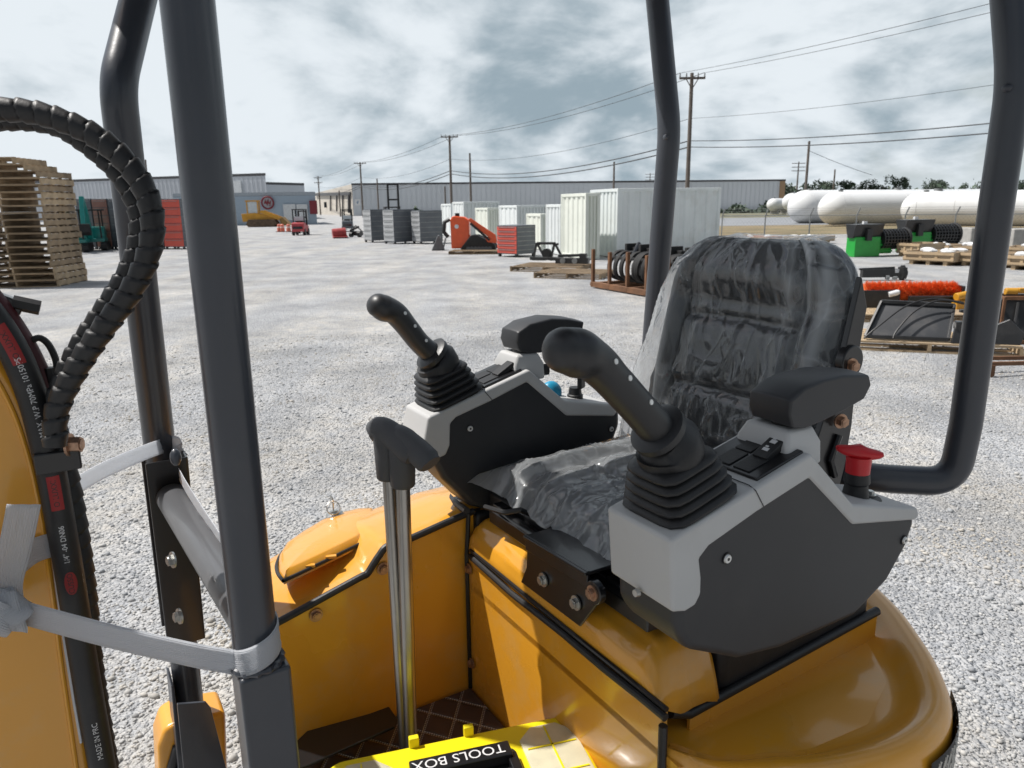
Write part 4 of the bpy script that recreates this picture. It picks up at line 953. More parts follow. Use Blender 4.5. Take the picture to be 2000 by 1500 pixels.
P = at_g(512, 443); s = mpp(512, 443) * 50 / 3.0; S = lambda *p: Vector(p) * s
t = thing('track_loader', 'yellow tracked loader with cab parked before the low blue grey block', 'loader', P, R(8))
b = B()
for sy in (-.9, .9): b.prism([S(a, sy - .22, c) for a, c in ((-1.6, .3), (-1.3, 0), (1.5, 0), (1.9, .4), (1.6, .85), (-1.3, .85))], S(0, .44, 0))
b.build('track', pm('rusty_track', (.10, .065, .04), .8, var=.3), t, .02)
b = B(); b.prism([S(a, -.65, c) for a, c in ((-2, .6), (1.4, .6), (1.6, 1.1), (.2, 1.5), (-.6, 1.6), (-2.1, 1.5))], S(0, 1.3, 0)); b.build('body', MYEL, t, .03)
b = B()
for p in ((-1.4, -.55), (-.2, -.55), (-1.4, .55), (-.2, .55)): b.bar(S(*p, 1.4), S(*p, 2.9), .12 * s, .12 * s)
b.box(S(-.8, 0, 2.95), S(1.5, 1.3, .14)); b.build('cab_frame', MYEL, t)
B().box(S(-.8, 0, 2.2), S(1.1, 1.05, 1.3)).build('cab_glass', LGLASS, t)
b = B()
for sy in (-.8, .8): b.prism([S(a, sy - .08, c) for a, c in ((-.1, 1.7), (.3, 1.9), (2.5, 1.0), (2.4, .6))], S(0, .16, 0))
b.build('lift_arm', MYEL, t, .02)
b = B(); b.prism([S(a, -1.1, c) for a, c in ((2.2, .9), (2.5, 1.1), (3.4, .15), (2.3, .1))], S(0, 2.2, 0)); b.build('bucket', pm('rusty_bucket', (.22, .13, .04), .7, var=.3), t, .02)
def cone(x, y, hpx, label):
    P = at_g(x, y); h = mpp(x, y) * hpx; t = thing('traffic_drum', label, 'traffic drum', P, 0, 'orange drums by the red forklift')
    B().tube([(0, 0, h * .06), (0, 0, h * .5), (0, 0, h * .92), (0, 0, h)], [h * .30, h * .27, h * .22, h * .12], 16).build('drum', pm('faded_orange', (.62, .16, .10), .5), t)
    B().cyl((0, 0, h * .52), (0, 0, h * .70), h * .275, h * .255, 16).build('reflective_band', pm('band_pale', (.7, .5, .45), .5), t); B().box((0, 0, h * .03), (h * .8, h * .8, h * .06)).build('base', BLK, t)
for x, lb in ((546, 'faded orange drum, left one of the three by the yellow loader'), (552, 'faded orange drum, middle one of the three by the yellow loader'), (564, 'faded orange drum beside the small red forklift')): cone(x, 453, 15, lb)
def forklift(x, y, hpx, m, label, rz, name='forklift', mast=None):
    P = at_g(x, y); s = mpp(x, y) * hpx / 2.1; S = lambda *p: Vector(p) * s; t = thing(name, label, 'forklift', P, rz)
    b = B(); b.prism([S(-.5, a, c) for a, c in ((-1.1, .3), (1.0, .25), (1.0, .75), (.2, .8), (-.4, 1.05), (-1.05, 1.0), (-1.15, .6))], S(1.0, 0, 0)); b.build('body', m, t, .04 * s)
    for sx_ in (-.45, .45):
        for sy in (-.7, .75): B().cyl(S(sx_ - .1, sy, .27), S(sx_ + .1, sy, .27), .27 * s, n=18).build('wheel', BLK, t, .02)
    b = B()
    for p in ((-.45, -.5), (.45, -.5), (-.45, .6), (.45, .6)): b.bar(S(*p, .8), S(*p, 2.05), .08 * s, .08 * s)
    b.box(S(0, .05, 2.08), S(1.0, 1.25, .08)); b.box(S(0, .1, 1.0), S(.5, .5, .5)); b.build('overhead_guard', BLK, t)
    B().box(S(0, -.48, 1.35), S(.8, .03, .35)).build('rear_glass', LGLASS, t)
    mh = mast or 2.0; b = B()
    for sx_ in (-.32, .32): b.bar(S(sx_, 1.15, .1), S(sx_, 1.15, mh), .12 * s, .16 * s)
    for z in (mh - .06, mh * .72, mh * .45, .6): b.bar(S(-.32, 1.15, z), S(.32, 1.15, z), .1 * s, .1 * s)
    for sx_ in (-.22, .22): b.box(S(sx_, 1.75, .15), S(.12, 1.1, .05))
    b.build('mast', BLK, t)
    b = B(); b.box(S(0, -1.14, .62), S(.8, .05, .2)); b.build('rear_light_bar', GLASS, t); return t
forklift(588, 459, 49, pm('forklift_red', (.45, .06, .07), .45), 'small red forklift with dark overhead guard seen from behind', R(4))
forklift(680, 452, 42, CABG, 'dark forklift with pale windscreen behind the red bucket', R(10))
forklift(768, 468, 62, pm('tan_machine', (.40, .33, .20), .6), 'forklift with a very tall black mast behind the grey cabinet stacks', R(195), mast=3.55)
P = at_g(664, 465); s = mpp(664, 465); S = lambda *p: Vector(p) * s
t = thing('loader_bucket', 'dark red curved loader bucket lying on the gravel', 'bucket', P, R(20))
b = B(); b.tube([S(-14, 0, 8), S(12, 0, 10)], 10 * s, 14, rf=lambda q, a: 1 if math.sin(a) > -.5 else .8); b.box(S(0, -9, 3), S(28, 10, 3), Matrix.Rotation(.3, 3, 'X')); b.build('bucket_shell', pm('bucket_red', (.30, .03, .03), .5, var=.3), t, .02)
b = B()
for k in range(6): b.bar(S(-12 + 5 * k, -10, 3), S(-12 + 5 * k, -17, 1), 2 * s, 2 * s)
b.build('tooth', BSTEEL, t)
P = at_g(695, 463); s = mpp(695, 463); S = lambda *p: Vector(p) * s
t = thing('attachment', 'black machine attachment with arms right of the dark red bucket', 'attachment', P, R(-15))
b = B(); b.box(S(0, 4, 7), S(24, 12, 9)); b.bar(S(-12, 0, 12), S(8, 0, 20), 4 * s, 4 * s); b.build('frame', BSTEEL, t, .03)
B().cyl(S(8, -6, 6), S(14, -6, 6), 6 * s, n=14).build('wheel', BLK, t); B().cyl(S(-10, -5, 5), S(-4, -5, 5), 5 * s, n=14).build('wheel', BLK, t)
b = B(); b.tube([S(-10, 2, 12), S(0, 2, 22), S(12, 2, 12)], 1.2 * s, 8); b.build('hose', BLK, t)
P = at_g(803, 471); s = mpp(803, 471); S = lambda *p: Vector(p) * s
t = thing('pump_trailer', 'small orange and white machine between two grey cabinet stacks', 'machine', P, 0)
B().tube([S(0, 0, 6), S(0, 0, 9), S(0, 0, 28), S(0, 0, 33)], [6 * s, 8 * s, 8 * s, 5 * s], 14).build('tank', ORG, t); B().ball(S(-1, -2, 38), (6 * s, 5 * s, 6 * s), 12, 8).build('cover', WPLAS, t)
b = B(); b.cyl(S(-4, -6, 4), S(4, -6, 4), 4 * s, n=12); b.build('wheel', WPLAS, t)
P = at_g(847, 470); s = mpp(847, 470); S = lambda *p: Vector(p) * s
t = thing('generator', 'white wrapped machine between grey cabinets and the first container', 'machine', P, 0)
B().ball(S(0, 0, 20), (9 * s, 7 * s, 12 * s), 12, 8).ball(S(6, 2, 26), (6 * s, 6 * s, 8 * s), 10, 7).build('wrapping', WPLAS, t); B().box(S(0, 0, 5), S(14, 8, 10)).build('base', CABG, t)
# orange mini loader with its bucket
P = at_g(915, 493); s = mpp(915, 493); S = lambda *p: Vector(p) * s
t = thing('mini_loader', 'bright orange tracked mini loader with black arms on a pallet', 'loader', P, R(-6))
b = B(); b.prism([S(x, -10, z) for x, z in ((-32, 8), (-10, 8), (4, 26), (4, 62), (-6, 68), (-28, 70), (-33, 62))], S(0, 22, 0)); b.build('body', ORG, t, .05)
b = B(); b.prism([S(x, -14, z) for x, z in ((-14, 3), (-4, 0), (46, 0), (56, 8), (54, 16), (20, 34), (8, 34), (-12, 10))], S(0, 9, 0)); b.prism([S(x, 12, z) for x, z in ((-14, 3), (-4, 0), (46, 0), (56, 8), (54, 16), (20, 34), (8, 34), (-12, 10))], S(0, 9, 0)); b.build('track', BLK, t, .03)
b = B(); b.prism([S(x, -16, z) for x, z in ((2, 62), (8, 66), (56, 34), (58, 22), (46, 26))], S(0, 3, 0)); b.prism([S(x, -15.5, z) for x, z in ((34, 30), (56, 30), (58, 18), (40, 20))], S(0, 2, 0)); b.build('lift_arm', ORG, t, .02)
B().bar(S(8, -17, 56), S(44, -17, 24), 5 * s, 4 * s).build('cylinder', BLK, t); B().tube([S(-34, -6, 64), S(-44, -8, 58), S(-46, -8, 40), S(-38, -6, 30)], 4 * s, 10).build('handrail', BLK, t); B().box(S(-20, 0, 72), S(8, 6, 6)).build('control_box', BLK, t)
b = B(); b.cyl(S(-20, -10.6, 50), S(-20, -11.4, 50), 4 * s, n=20); b.build('badge', WPLAS, t)
b = B()
for k in range(7): b.cyl(S(2 + 7 * k, -14.6, 8), S(2 + 7 * k, -13.8, 8), 4 * s, n=14)
b.build('track_roller', CABG, t)
P = at_g(858, 489); t = thing('bucket', 'grey loader bucket tipped on end beside the orange mini loader', 'bucket', P, R(5))
b = B(); b.prism([S(x, -8, z) for x, z in ((-16, 0), (12, 0), (10, 6), (2, 30), (-2, 31))], S(0, 18, 0)); b.bar(S(8, -9, 2), S(14, -9, 26), 3 * s, 3 * s); b.build('bucket_shell', pm('bucket_grey', (.11, .115, .12), .5, var=.2), t, .03)
def pallet_at(x, y, w, d, rz, label, h=.14, m=WOOD, g='pallets under attachments'):
    o = pallet_bm(w, d, h, int(x)).build('pallet', m, None, flat=True); P = at_g(x, y); o.location = P; o.rotation_euler = (0, 0, rz); tag(o, label, 'pallet', g); return P
pallet_at(930, 495, 1.9, 1.2, R(-6), 'dark pallet under the orange mini loader', .12)
# black plate attachments on pallets, then the brown rack with grapples
Pp = pallet_at(1078, 527, 1.9, 1.5, R(-22), 'weathered pallet under the black triangular attachment')
pallet_at(1122, 540, 1.7, 1.3, R(-22), 'weathered pallet between the triangular attachment and the brown rack')
P = at_g(1062, 518) + Vector((0, 0, .14)); s = mpp(1062, 518); S = lambda *p: Vector(p) * s
t = thing('attachment', 'black steel attachment with two triangular side frames on a pallet', 'attachment', P, R(-20))
b = B()
for dx in (-20, 16):
    for a, c in (((-2, 0), (6, 34)), ((6, 34), (24, 2)), ((-2, 2), (24, 2)), ((4, 30), (14, 32))): b.bar(S(dx + a[0], 0, a[1]), S(dx + c[0], 0, c[1]), 5 * s, 4 * s)
b.box(S(4, 2, 4), S(62, 16, 6)); b.bar(S(-14, 0, 33), S(24, 0, 33), 5 * s, 5 * s); b.build('frame', BSTEEL, t, .01)
b = B(); b.cyl(S(6, -4, 14), S(6, 6, 14), 9 * s, n=16); b.build('drum', BLK, t)
P = at_g(1118, 528) + Vector((0, 0, .14)); t = thing('attachment', 'low black steel beam attachment lying on a pallet', 'attachment', P, R(-20))
b = B(); b.box(S(0, 0, 8), S(60, 14, 10)); b.bar(S(-28, 4, 16), S(26, 4, 18), 4 * s, 5 * s); b.box(S(20, -2, 16), S(12, 10, 10)); b.build('frame', BSTEEL, t, .01)
b = B(); b.cyl(S(-16, -9, 8), S(-16, -6, 8), 5 * s, n=12); b.cyl(S(6, -9, 8), S(6, -6, 8), 5 * s, n=12); b.build('coupler', GALV, t)
a, c = at_g(1158, 562), at_g(1262, 580); d = (c - a); rw = d.length; rz = math.atan2(d.y, d.x); s = mpp(1200, 570)
t = thing('pipe_rack', 'brown rusty steel rack with upright posts holding black grapples', 'rack', a, rz)
b = B(); L4 = rw * 2.0
b.bar((0, 0, .08), (L4, 0, .08), .09, .11); b.bar((0, 1.3, .08), (L4, 1.3, .08), .09, .11)
for k in range(7): b.bar((L4 * k / 6, -.05, .08), (L4 * k / 6, 1.35, .08), .08, .08)
b.build('base_frame', RUST, t, .005)
zr = zat(1158, 488, a)
for k in range(7):
    for y in (0, 1.3): B().bar((L4 * k / 6 + (.02 if y else 0), y, .02), (L4 * k / 6 + (.02 if y else 0), y, zr * (.98 if k % 2 else 1.02)), .065, .065).build('upright', RUST, t, .004)
Mr = Matrix.Translation(a) @ Matrix.Rotation(rz, 4, 'Z')
def grapple(x, label, w=.9):
    t2 = thing('grapple', label, 'grapple', Mr @ Vector((x, .65, .14)), rz, 'black grapples in the brown rack')
    n = 5
    for k in range(n):
        xx = -w / 2 + w * k / (n - 1); b = B(); pts = [(xx, .05, .62), (xx, -.16, .58), (xx, -.30, .36), (xx, -.25, .12), (xx, .05, .02), (xx, .38, .10)]
        b.tube(spline(pts, 5), [.04] * 26, 6, flat=1.6); b.build('tine', GRAP, t2)
    b = B(); b.bar((-w / 2, .15, .66), (w / 2, .15, .66), .10, .10); b.bar((-w / 2, -.22, .5), (w / 2, -.22, .5), .06, .06); b.box((0, .3, .40), (w * .8, .06, .6)); b.box((-w * .28, .12, .68), (.08, .30, .22)); b.box((w * .28, .12, .68), (.08, .30, .22)); b.build('frame', GRAP, t2, .01)
    b = B(); b.cyl((-.1, .2, .78), (.12, -.1, .55), .05, n=12); b.build('cylinder', BLKG, t2)
for i, x in enumerate((.55, 1.55, 2.55, 3.55)): grapple(min(x, L4 - .4), ('black grapple at the near left end of the brown rack', 'black grapple second from the left end of the brown rack', 'black grapple in the brown rack beside the rear canopy post', 'black grapple at the right end of the brown rack by the seat')[i])
# --- right side: screeners, crates, brush, buckets
def screener(x, y, label, rz, hop=True, wpx=58):
    P = at_g(x, y); s = mpp(x, y); S = lambda *p: Vector(p) * s; t = thing('drum_screener', label, 'screening machine', P, rz, 'green screening machines')
    b = B(); b.prism([S(-28, y_, z_) for y_, z_ in ((-12, 0), (14, 0), (14, 38), (-12, 38))], S(57, 0, 0)); b.build('body', GREEN, t, .02)
    b = B(); b.box(S(44, 2, 18), S(30, 20, 26)); b.box(S(44, -9, 22), S(30, 4, 4)); b.box(S(44, -9, 10), S(30, 4, 4)); b.build('side_frame', GREEN, t, .02)
    b = B(); b.prism([S(-32, y_, z_) for y_, z_ in ((-16, 62), (16, 62), (8, 36), (-8, 36))], S(64, 0, 0)); b.box(S(-2, -15, 42), S(12, 8, 22)); b.build('hopper', BSTEEL, t, .02)
    b = B(); R_ = 20 * s; ax = [S(34 + 7 * k, 2, 32) for k in range(9)]
    for k in range(9): b.tube([ax[k], ax[k] + S(2.4, 0, 0)], R_, 28)
    for k in range(20): q = Vector((0, math.cos(k * .314), math.sin(k * .314))) * R_ * .96; b.bar(ax[0] + q, ax[-1] + q, 1.6 * s, 1.6 * s)
    b.build('drum', BSTEEL, t)
    b = B(); e = ax[-1] + S(3, 0, 0); b.tube([e + Vector((0, math.cos(k) * R_, math.sin(k) * R_)) for k in np.linspace(0, 2 * math.pi, 30)], 2.6 * s, 8, cap=False); b.build('drum_ring', BLK, t)
    b = B(); b.cyl(e - S(1.5, 0, 0), e - S(1, 0, 0), R_ * .8, n=24); b.build('drum_mouth', BLK, t)
    b = B(); b.box(S(-8, -8, 65), S(8, 5, 5)); b.build('motor', WPLAS, t)
screener(1684, 501, 'green machine with black hopper and drum directly behind the seat back', R(14))
screener(1782, 492, 'green machine with black hopper and open drum behind the wooden crates', R(14))
def crate(xl, yl, xr, yr, yt, dep, label, rotx=0, m=CRATEW, scraps=6):
    a, c = at_g(xl, yl), at_g(xr, yr); w = (c - a).length; rz = math.atan2(c.y - a.y, c.x - a.x); h = zat(xl, yt, a)
    t = thing('wooden_crate', label, 'crate', a.lerp(c, .5), rz, 'wooden crates beyond the gravel lane')
    b = B(); z0 = .10
    b.box((0, .012, (h + z0) / 2), (w, .024, h - z0)); b.box((0, dep - .012, (h + z0) / 2), (w, .024, h - z0))
    for x in (-w / 2 + .012, w / 2 - .012): b.box((x, dep / 2, (h + z0) / 2), (.024, dep - .05, h - z0))
    b.box((0, dep / 2, z0 + .02), (w - .05, dep - .05, .03)); b.build('side', m, t)
    b = B(); n = max(3, int(w / .6))
    for k in range(n + 1): b.box((-w / 2 + .05 + (w - .1) * k / n, -.012, (h + z0) / 2), (.07, .022, h - z0))
    for z in (z0 + .06, h - .05): b.box((0, -.034, z), (w, .02, .06))
    for k in range(n): b.box((-w / 2 + w * (k + .5) / n, dep / 2, .05), (.10, dep, .10))
    b.build('batten', WOOD2, t)
    rd = random.Random(int(xl))
    for k in range(scraps): B().ball((rd.uniform(-w / 2 + .2, w / 2 - .2), rd.uniform(.1, dep - .1), h + .01), (rd.uniform(.06, .22), rd.uniform(.05, .15), rd.uniform(.03, .09)), 8, 5).build('packing_film', WPLAS, t, flat=True)
    return t
crate(1763, 515, 1862, 520, 490, 1.2, 'long low plywood crate, nearest, left of the right canopy post', scraps=9)
crate(1866, 518, 1960, 524, 492, 1.2, 'plywood crate behind the right canopy post', scraps=5)
crate(1964, 526, 2050, 531, 498, 1.4, 'plywood crate cut by the right edge of the frame', scraps=7)
crate(1750, 500, 1795, 503, 474, 1.1, 'small tan crate standing before the green machine drum', scraps=0)
crate(1800, 499, 1852, 501, 478, 1.2, 'plywood crate in the back row beneath the open drum', scraps=4)
crate(1855, 500, 1950, 503, 480, 1.2, 'plywood crate with white film in the back row by the concrete block', scraps=8)
crate(1965, 505, 2060, 508, 482, 1.2, 'plywood crate in the back row at the right edge', scraps=5)
crate(1420, 474, 1500, 476, 462, 1.5, 'low crate with orange lid beyond the big container', m=pm('orange_board', (.5, .24, .10), .7), scraps=3)
crate(1530, 476, 1600, 478, 461, 1.5, 'low pale crate just above the seat back', scraps=4)
for xl, xr, yb, yt, lb in ((1893, 1912, 476, 445, 'concrete block left of the right canopy post'), (1972, 2040, 482, 447, 'concrete block at the right edge of the frame')):
    a, c = at_g(xl, yb), at_g(xr, yb); w = c.x - a.x; h = zat(xl, yt, a); o = B().box((0, .4, h / 2), (w, .8, h)).build('concrete_block', CONC, None, .04); o.location = a.lerp(c, .5); tag(o, lb, 'concrete block', 'concrete blocks by the fence')
# auger behind the seat
P = at_g(1735, 547); s = mpp(1735, 547); S = lambda *p: Vector(p) * s
t = thing('trencher', 'black trencher attachment with round end plate lying on the gravel', 'attachment', P, R(2))
b = B(); b.box(S(-20, 0, 14), S(70, 12, 16)); b.bar(S(-60, 0, 22), S(10, 0, 24), 4 * s, 4 * s); b.build('frame', BSTEEL, t, .01)
b = B(); b.tube([S(20, -4, 14), S(28, -4, 14)], 13 * s, 18, rf=lambda q, a: 1 + .12 * math.cos(8 * a)); b.build('end_plate', BLK, t)
b = B(); b.cyl(S(-10, -8, 6), S(-4, -8, 6), 4 * s, n=12); b.cyl(S(4, -8, 5), S(12, -8, 5), 3 * s, n=12); b.build('coupler', GALV, t); B().box(S(12, -6.5, 18), S(7, 1, 7)).build('tag_plate', WPLAS, t)
# brush
P = at_g(1772, 612); s = mpp(1772, 612); S = lambda *p: Vector(p) * s; brz = R(-4)
t = thing('sweeper_brush', 'orange bristle sweeper roller in a black steel housing on a pallet', 'sweeper', P, brz)
rnd = random.Random(2); b = B()
for k in range(5200):
    x = rnd.uniform(-86, 86); th_ = rnd.uniform(-.5, math.pi + .5); r1 = 23 + 2.2 * math.sin(x * .55 + th_ * 1.6) + rnd.uniform(-1.5, 1.5); a_ = Vector((x, math.cos(th_) * 10, 40 + math.sin(th_) * 10)); e_ = Vector((x + rnd.uniform(-2, 2), math.cos(th_) * r1, 40 + math.sin(th_) * r1)); q = Vector((.9, 0, 0)); n2 = Vector((0, -math.sin(th_), math.cos(th_))) * .9
    v0, v1, v2, v3 = b.v((a_ - q) * s), b.v((a_ + q) * s), b.v((a_ + n2) * s), b.v(e_ * s); b.f((v0, v1, v3)); b.f((v1, v2, v3)); b.f((v2, v0, v3))
b.tube([S(-86, 0, 40), S(86, 0, 40)], 15 * s, 20); b.build('bristle_roller', BRIS, t, flat=True)
b = B(); b.box(S(-70, -22, 22), S(86, 4, 52)); b.box(S(36, -24, 22), S(96, 5, 28)); b.box(S(36, -30, 36), S(98, 12, 3)); b.box(S(90, 0, 30), S(5, 44, 50)); b.box(S(0, 24, 12), S(180, 4, 22)); b.build('housing', BSTEEL, t, .01)
b = B(); b.box(S(96, -26, 20), S(10, 12, 44)); b.box(S(108, -20, 24), S(14, 10, 30)); b.tube(spline([S(92, -24, 42), S(104, -30, 50), S(116, -28, 36), S(112, -26, 14)], 5), 1.6 * s, 8); b.build('drive_bracket', BLKG, t, .01)
b = B(); b.cyl(S(108, -28, 14), S(114, -28, 12), 4 * s, n=12); b.build('coupler', GALV, t)
B().tube([S(-50, -27, 40), S(-36, -28, 44), S(-32, -28, 45)], [5 * s, 5.5 * s, 4 * s], 12).build('water_bottle', WPLAS, t)
pallet_at(1760, 622, 2.0, .8, R(-6), 'wooden pallet under the orange brush sweeper', .12, WOOD2)
# bucket with tilted plate
pallet_at(1800, 676, 1.9, .95, R(-19), 'fresh timber pallet under the tilted black bucket', .12, WOOD2)
P = at_g(1790, 690) + Vector((0, 0, .12)); s = mpp(1790, 690); S = lambda *p: Vector(p) * s
t = thing('blade_attachment', 'wide black steel blade tilted on a pallet with hoses over it', 'attachment', P, R(-18))
M = Matrix.Rotation(R(-48), 3, 'X')
b = B(); b.prism([S(-92, 20, 6), S(56, 20, 6), S(72, 20 + 56, 66) , S(-60, 20 + 56, 70)], S(0, 4, 3)); b.build('plate', pm('blade_face', (.04, .042, .046), .38, var=.2, vs=3, dirt=(.14, .13, .12, .4), ds=2.5), t, .01)
b = B(); pr_ = [S(-92, 18, 6), S(56, 18, 6), S(72, 74, 66), S(-60, 74, 70)]
for p_, q_ in zip(pr_, pr_[1:] + pr_[:1]): b.bar(p_ + S(0, -2, 1), q_ + S(0, -2, 1), 5 * s, 7 * s)
b.build('rim', BSTEEL, t, .005)
b = B(); b.prism([S(60, 10 + 0 * k, 0) for k in (0,)] + [S(112, 8, 2), S(128, 10, 22), S(118, 14, 44), S(84, 20, 52), S(64, 16, 30)], S(0, 8, 0)); b.box(S(78, 24, 34), S(26, 22, 16)); b.box(S(96, 40, 60), S(44, 12, 6)); b.prism([S(120, 0, 4), S(172, -4, 4), S(176, -4, 26), S(150, 0, 52), S(130, 6, 40)], S(0, 6, 0)); b.build('mount', BSTEEL, t, .01)
b = B()
for k in range(3): b.cyl(S(96 + 8 * k, 5, 16), S(96 + 8 * k, 2, 16), 4 * s, n=12)
b.build('coupler', GALV, t)
b = B(); b.tube(spline([S(84, 60, 74), S(30, 60, 80), S(-20, 44, 66), S(-70, 10, 30), S(-96, 0, 6)], 8), 1.8 * s, 8); b.tube(spline([S(84, 56, 72), S(40, 54, 78), S(-4, 36, 58), S(-36, 10, 24), S(-44, 0, 8)], 8), 1.8 * s, 8); b.build('hose', BLK, t)
# right rack
P = at_g(1950, 672); s = mpp(1950, 672); S = lambda *p: Vector(p) * s
t = thing('steel_rack', 'rusty brown steel frame at the right edge holding a black bucket', 'rack', P, R(-8))
b = B()
for x in (0, 96):
    for y_ in (0, 50): b.bar(S(x, y_, 0), S(x, y_, 92), 5 * s, 5 * s)
for z in (4, 90): b.bar(S(0, 0, z), S(96, 0, z), 5 * s, 7 * s); b.bar(S(0, 50, z), S(96, 50, z), 5 * s, 7 * s)
for x in (0, 96): b.bar(S(x, 0, 90), S(x, 50, 90), 5 * s, 5 * s)
b.build('frame', RUST, t, .004)
Q = Matrix.Translation(P) @ Matrix.Rotation(R(-8), 4, 'Z')
t = thing('bucket', 'black steel bucket standing inside the rusty frame at right', 'bucket', Q @ S(50, 26, 7), R(-8))
b = B(); b.prism([S(-44, y_, z_) for y_, z_ in ((-18, 0), (18, 4), (20, 74), (14, 76), (4, 30), (-18, 6))], S(88, 0, 0)); b.bar(S(-20, -14, 6), S(-6, 12, 70), 6 * s, 4 * s); b.build('bucket_shell', BSTEEL, t, .01)
b = B(); b.box(S(0, 17, 77), S(90, 8, 4)); b.build('lip', GALV, t)
t = thing('auger_drive', 'yellow and black hydraulic drives laid on top of the rusty frame', 'attachment', Q @ S(30, 20, 92.5), R(-8))
b = B(); b.cyl(S(-22, 0, 8), S(0, 0, 8), 7 * s, n=14); b.box(S(8, 0, 10), S(14, 12, 10)); b.build('drive_body', MYEL, t, .01); b = B(); b.cyl(S(16, 0, 14), S(44, 4, 16), 7 * s, n=14); b.box(S(4, 0, 2), S(50, 10, 3)); b.build('motor', BLKG, t)
P = at_g(1878, 618); s = mpp(1878, 618); t = thing('auger_drive', 'yellow hydraulic drive lying behind the right canopy post', 'attachment', P, R(10))
b = B(); b.cyl(S(-18, 0, 38), S(8, 0, 42), 8 * s, n=14); b.box(S(0, 0, 16), S(40, 16, 32)); b.build('drive_body', MYEL, t, .01); b = B(); b.cyl(S(10, 0, 40), S(30, 0, 44), 6 * s, n=12); b.build('motor', BLKG, t)
P = at_g(1958, 735); s = mpp(1958, 735); S = lambda *p: Vector(p) * s
t = thing('timber_stand', 'low brown timber bearer frame near the right canopy post', 'timber frame', P, R(6))
b = B(); b.bar(S(-30, 0, 26), S(80, 10, 22), 6 * s, 8 * s); b.bar(S(-30, 34, 30), S(80, 40, 26), 6 * s, 8 * s); b.bar(S(-26, 0, 0), S(-26, 0, 24), 10 * s, 10 * s); b.bar(S(60, 6, 0), S(60, 6, 20), 10 * s, 10 * s); b.bar(S(-26, 34, 0), S(-26, 34, 26), 10 * s, 10 * s); b.build('bearer', RUST, t, .004)
# --- tanks
def tank(xl, ytop, ybot, dl, xr, dr, label, rz_extra=0):
    a, c = gp_at(xl, dl), gp_at(xr, dr); zt, zb = zat(xl + 30, ytop, a), zat(xl + 30, ybot, a); r = (zt - zb) / 2; zc = (zt + zb) / 2
    d = (c - a); L_ = d.length; d.normalize(); rz = math.atan2(d.y, d.x); t = thing('storage_tank', label, 'tank', (a.x, a.y, 0), rz, 'white tanks beyond the fence')
    pts = []; rs_ = []
    for k in range(9): q = k / 8; pts.append((r * 1.0 * (1 - math.cos(q * math.pi / 2)), 0, zc)); rs_.append(max(.02, r * math.sin(q * math.pi / 2)))
    pts.append((L_ - r, 0, zc)); rs_.append(r)
    for k in range(1, 9): q = k / 8; pts.append((L_ - r + r * math.sin(q * math.pi / 2), 0, zc)); rs_.append(max(.02, r * math.cos(q * math.pi / 2)))
    B().tube(pts, rs_, 48).build('shell', TANKW, t, ang=50)
    for x in (L_ * .15, L_ * .5, L_ * .85): B().box((x, 0, (zc - r * .6) / 2 + .1), (.5, r * 1.3, max(.3, zc - r * .6))).build('saddle', CONC, t)
    b = B(); b.cyl((r * 1.3, 0, zc + r), (r * 1.3, 0, zc + r + .12), .16, n=12); b.cyl((L_ * .5, 0, zc + r), (L_ * .5, 0, zc + r + .15), .3, n=12); b.build('fitting', GALV, t)
    b = B()
    for x in (r, L_ * .33, L_ * .6): b.tube([(x, math.cos(k) * (r + .004), zc + math.sin(k) * (r + .004)) for k in np.linspace(0, 2 * math.pi, 49)], .012, 5, cap=False)
    b.build('weld_line', pm('tank_weld', (.6, .6, .6), .5), t)
tank(1760, 375, 441, 50, 2120, 44, 'nearest white storage tank, running off the right edge of the frame')
tank(1603, 374, 440, 54, 2040, 58, 'second white storage tank, rounded end just right of the grey warehouse')
tank(1546, 371, 437, 62, 1930, 70, 'third white storage tank, partly hidden behind the two nearer ones')
tank(1532, 377, 412, 92, 1640, 96, 'small distant white tank whose domed end shows at the left')
tank(1505, 387, 412, 104, 1560, 112, 'smallest and farthest white tank by the end of the warehouse')
# --- fence
FD = 38
def fence_run(x0, x1, n, label):
    a, c = gp_at(x0, FD), gp_at(x1, FD - 5); d = c - a; L_ = d.length; t = thing('chain_link_fence', label, 'fence', a, math.atan2(d.y, d.x))
    h = zat(x0 + 100, 421, a.lerp(c, .3))
    for k in range(n):
        x = L_ * k / (n - 1); b = B(); b.tube([(x, 0, -.3), (x, 0, h), (x + .12, -.10, h + .34)], .03, 6); b.build('post', GALV, t)
    b = B(); b.tube([(0, 0, h), (L_, 0, h)], .02, 6); b.build('top_rail', GALV, t)
    b = B(); m = int(L_ / .16)
    for k in range(m):
        for sg in (1, -1):
            x = L_ * k / m; b.bar((x, 0, .05), (min(L_, max(0, x + sg * h * .8)), 0, h), .004, .004)
    b.build('wire_mesh', GALV, t, flat=True)
    b = B()
    for q in (.12, .22, .33): b.tube([(0, -.03 - q * .25, h + q), (L_, -.03 - q * .25, h + q)], .005, 4)
    b.build('barbed_wire', GALV, t)
fence_run(1412, 2080, 8, 'chain link fence with angled barbed wire arms in front of the tanks')
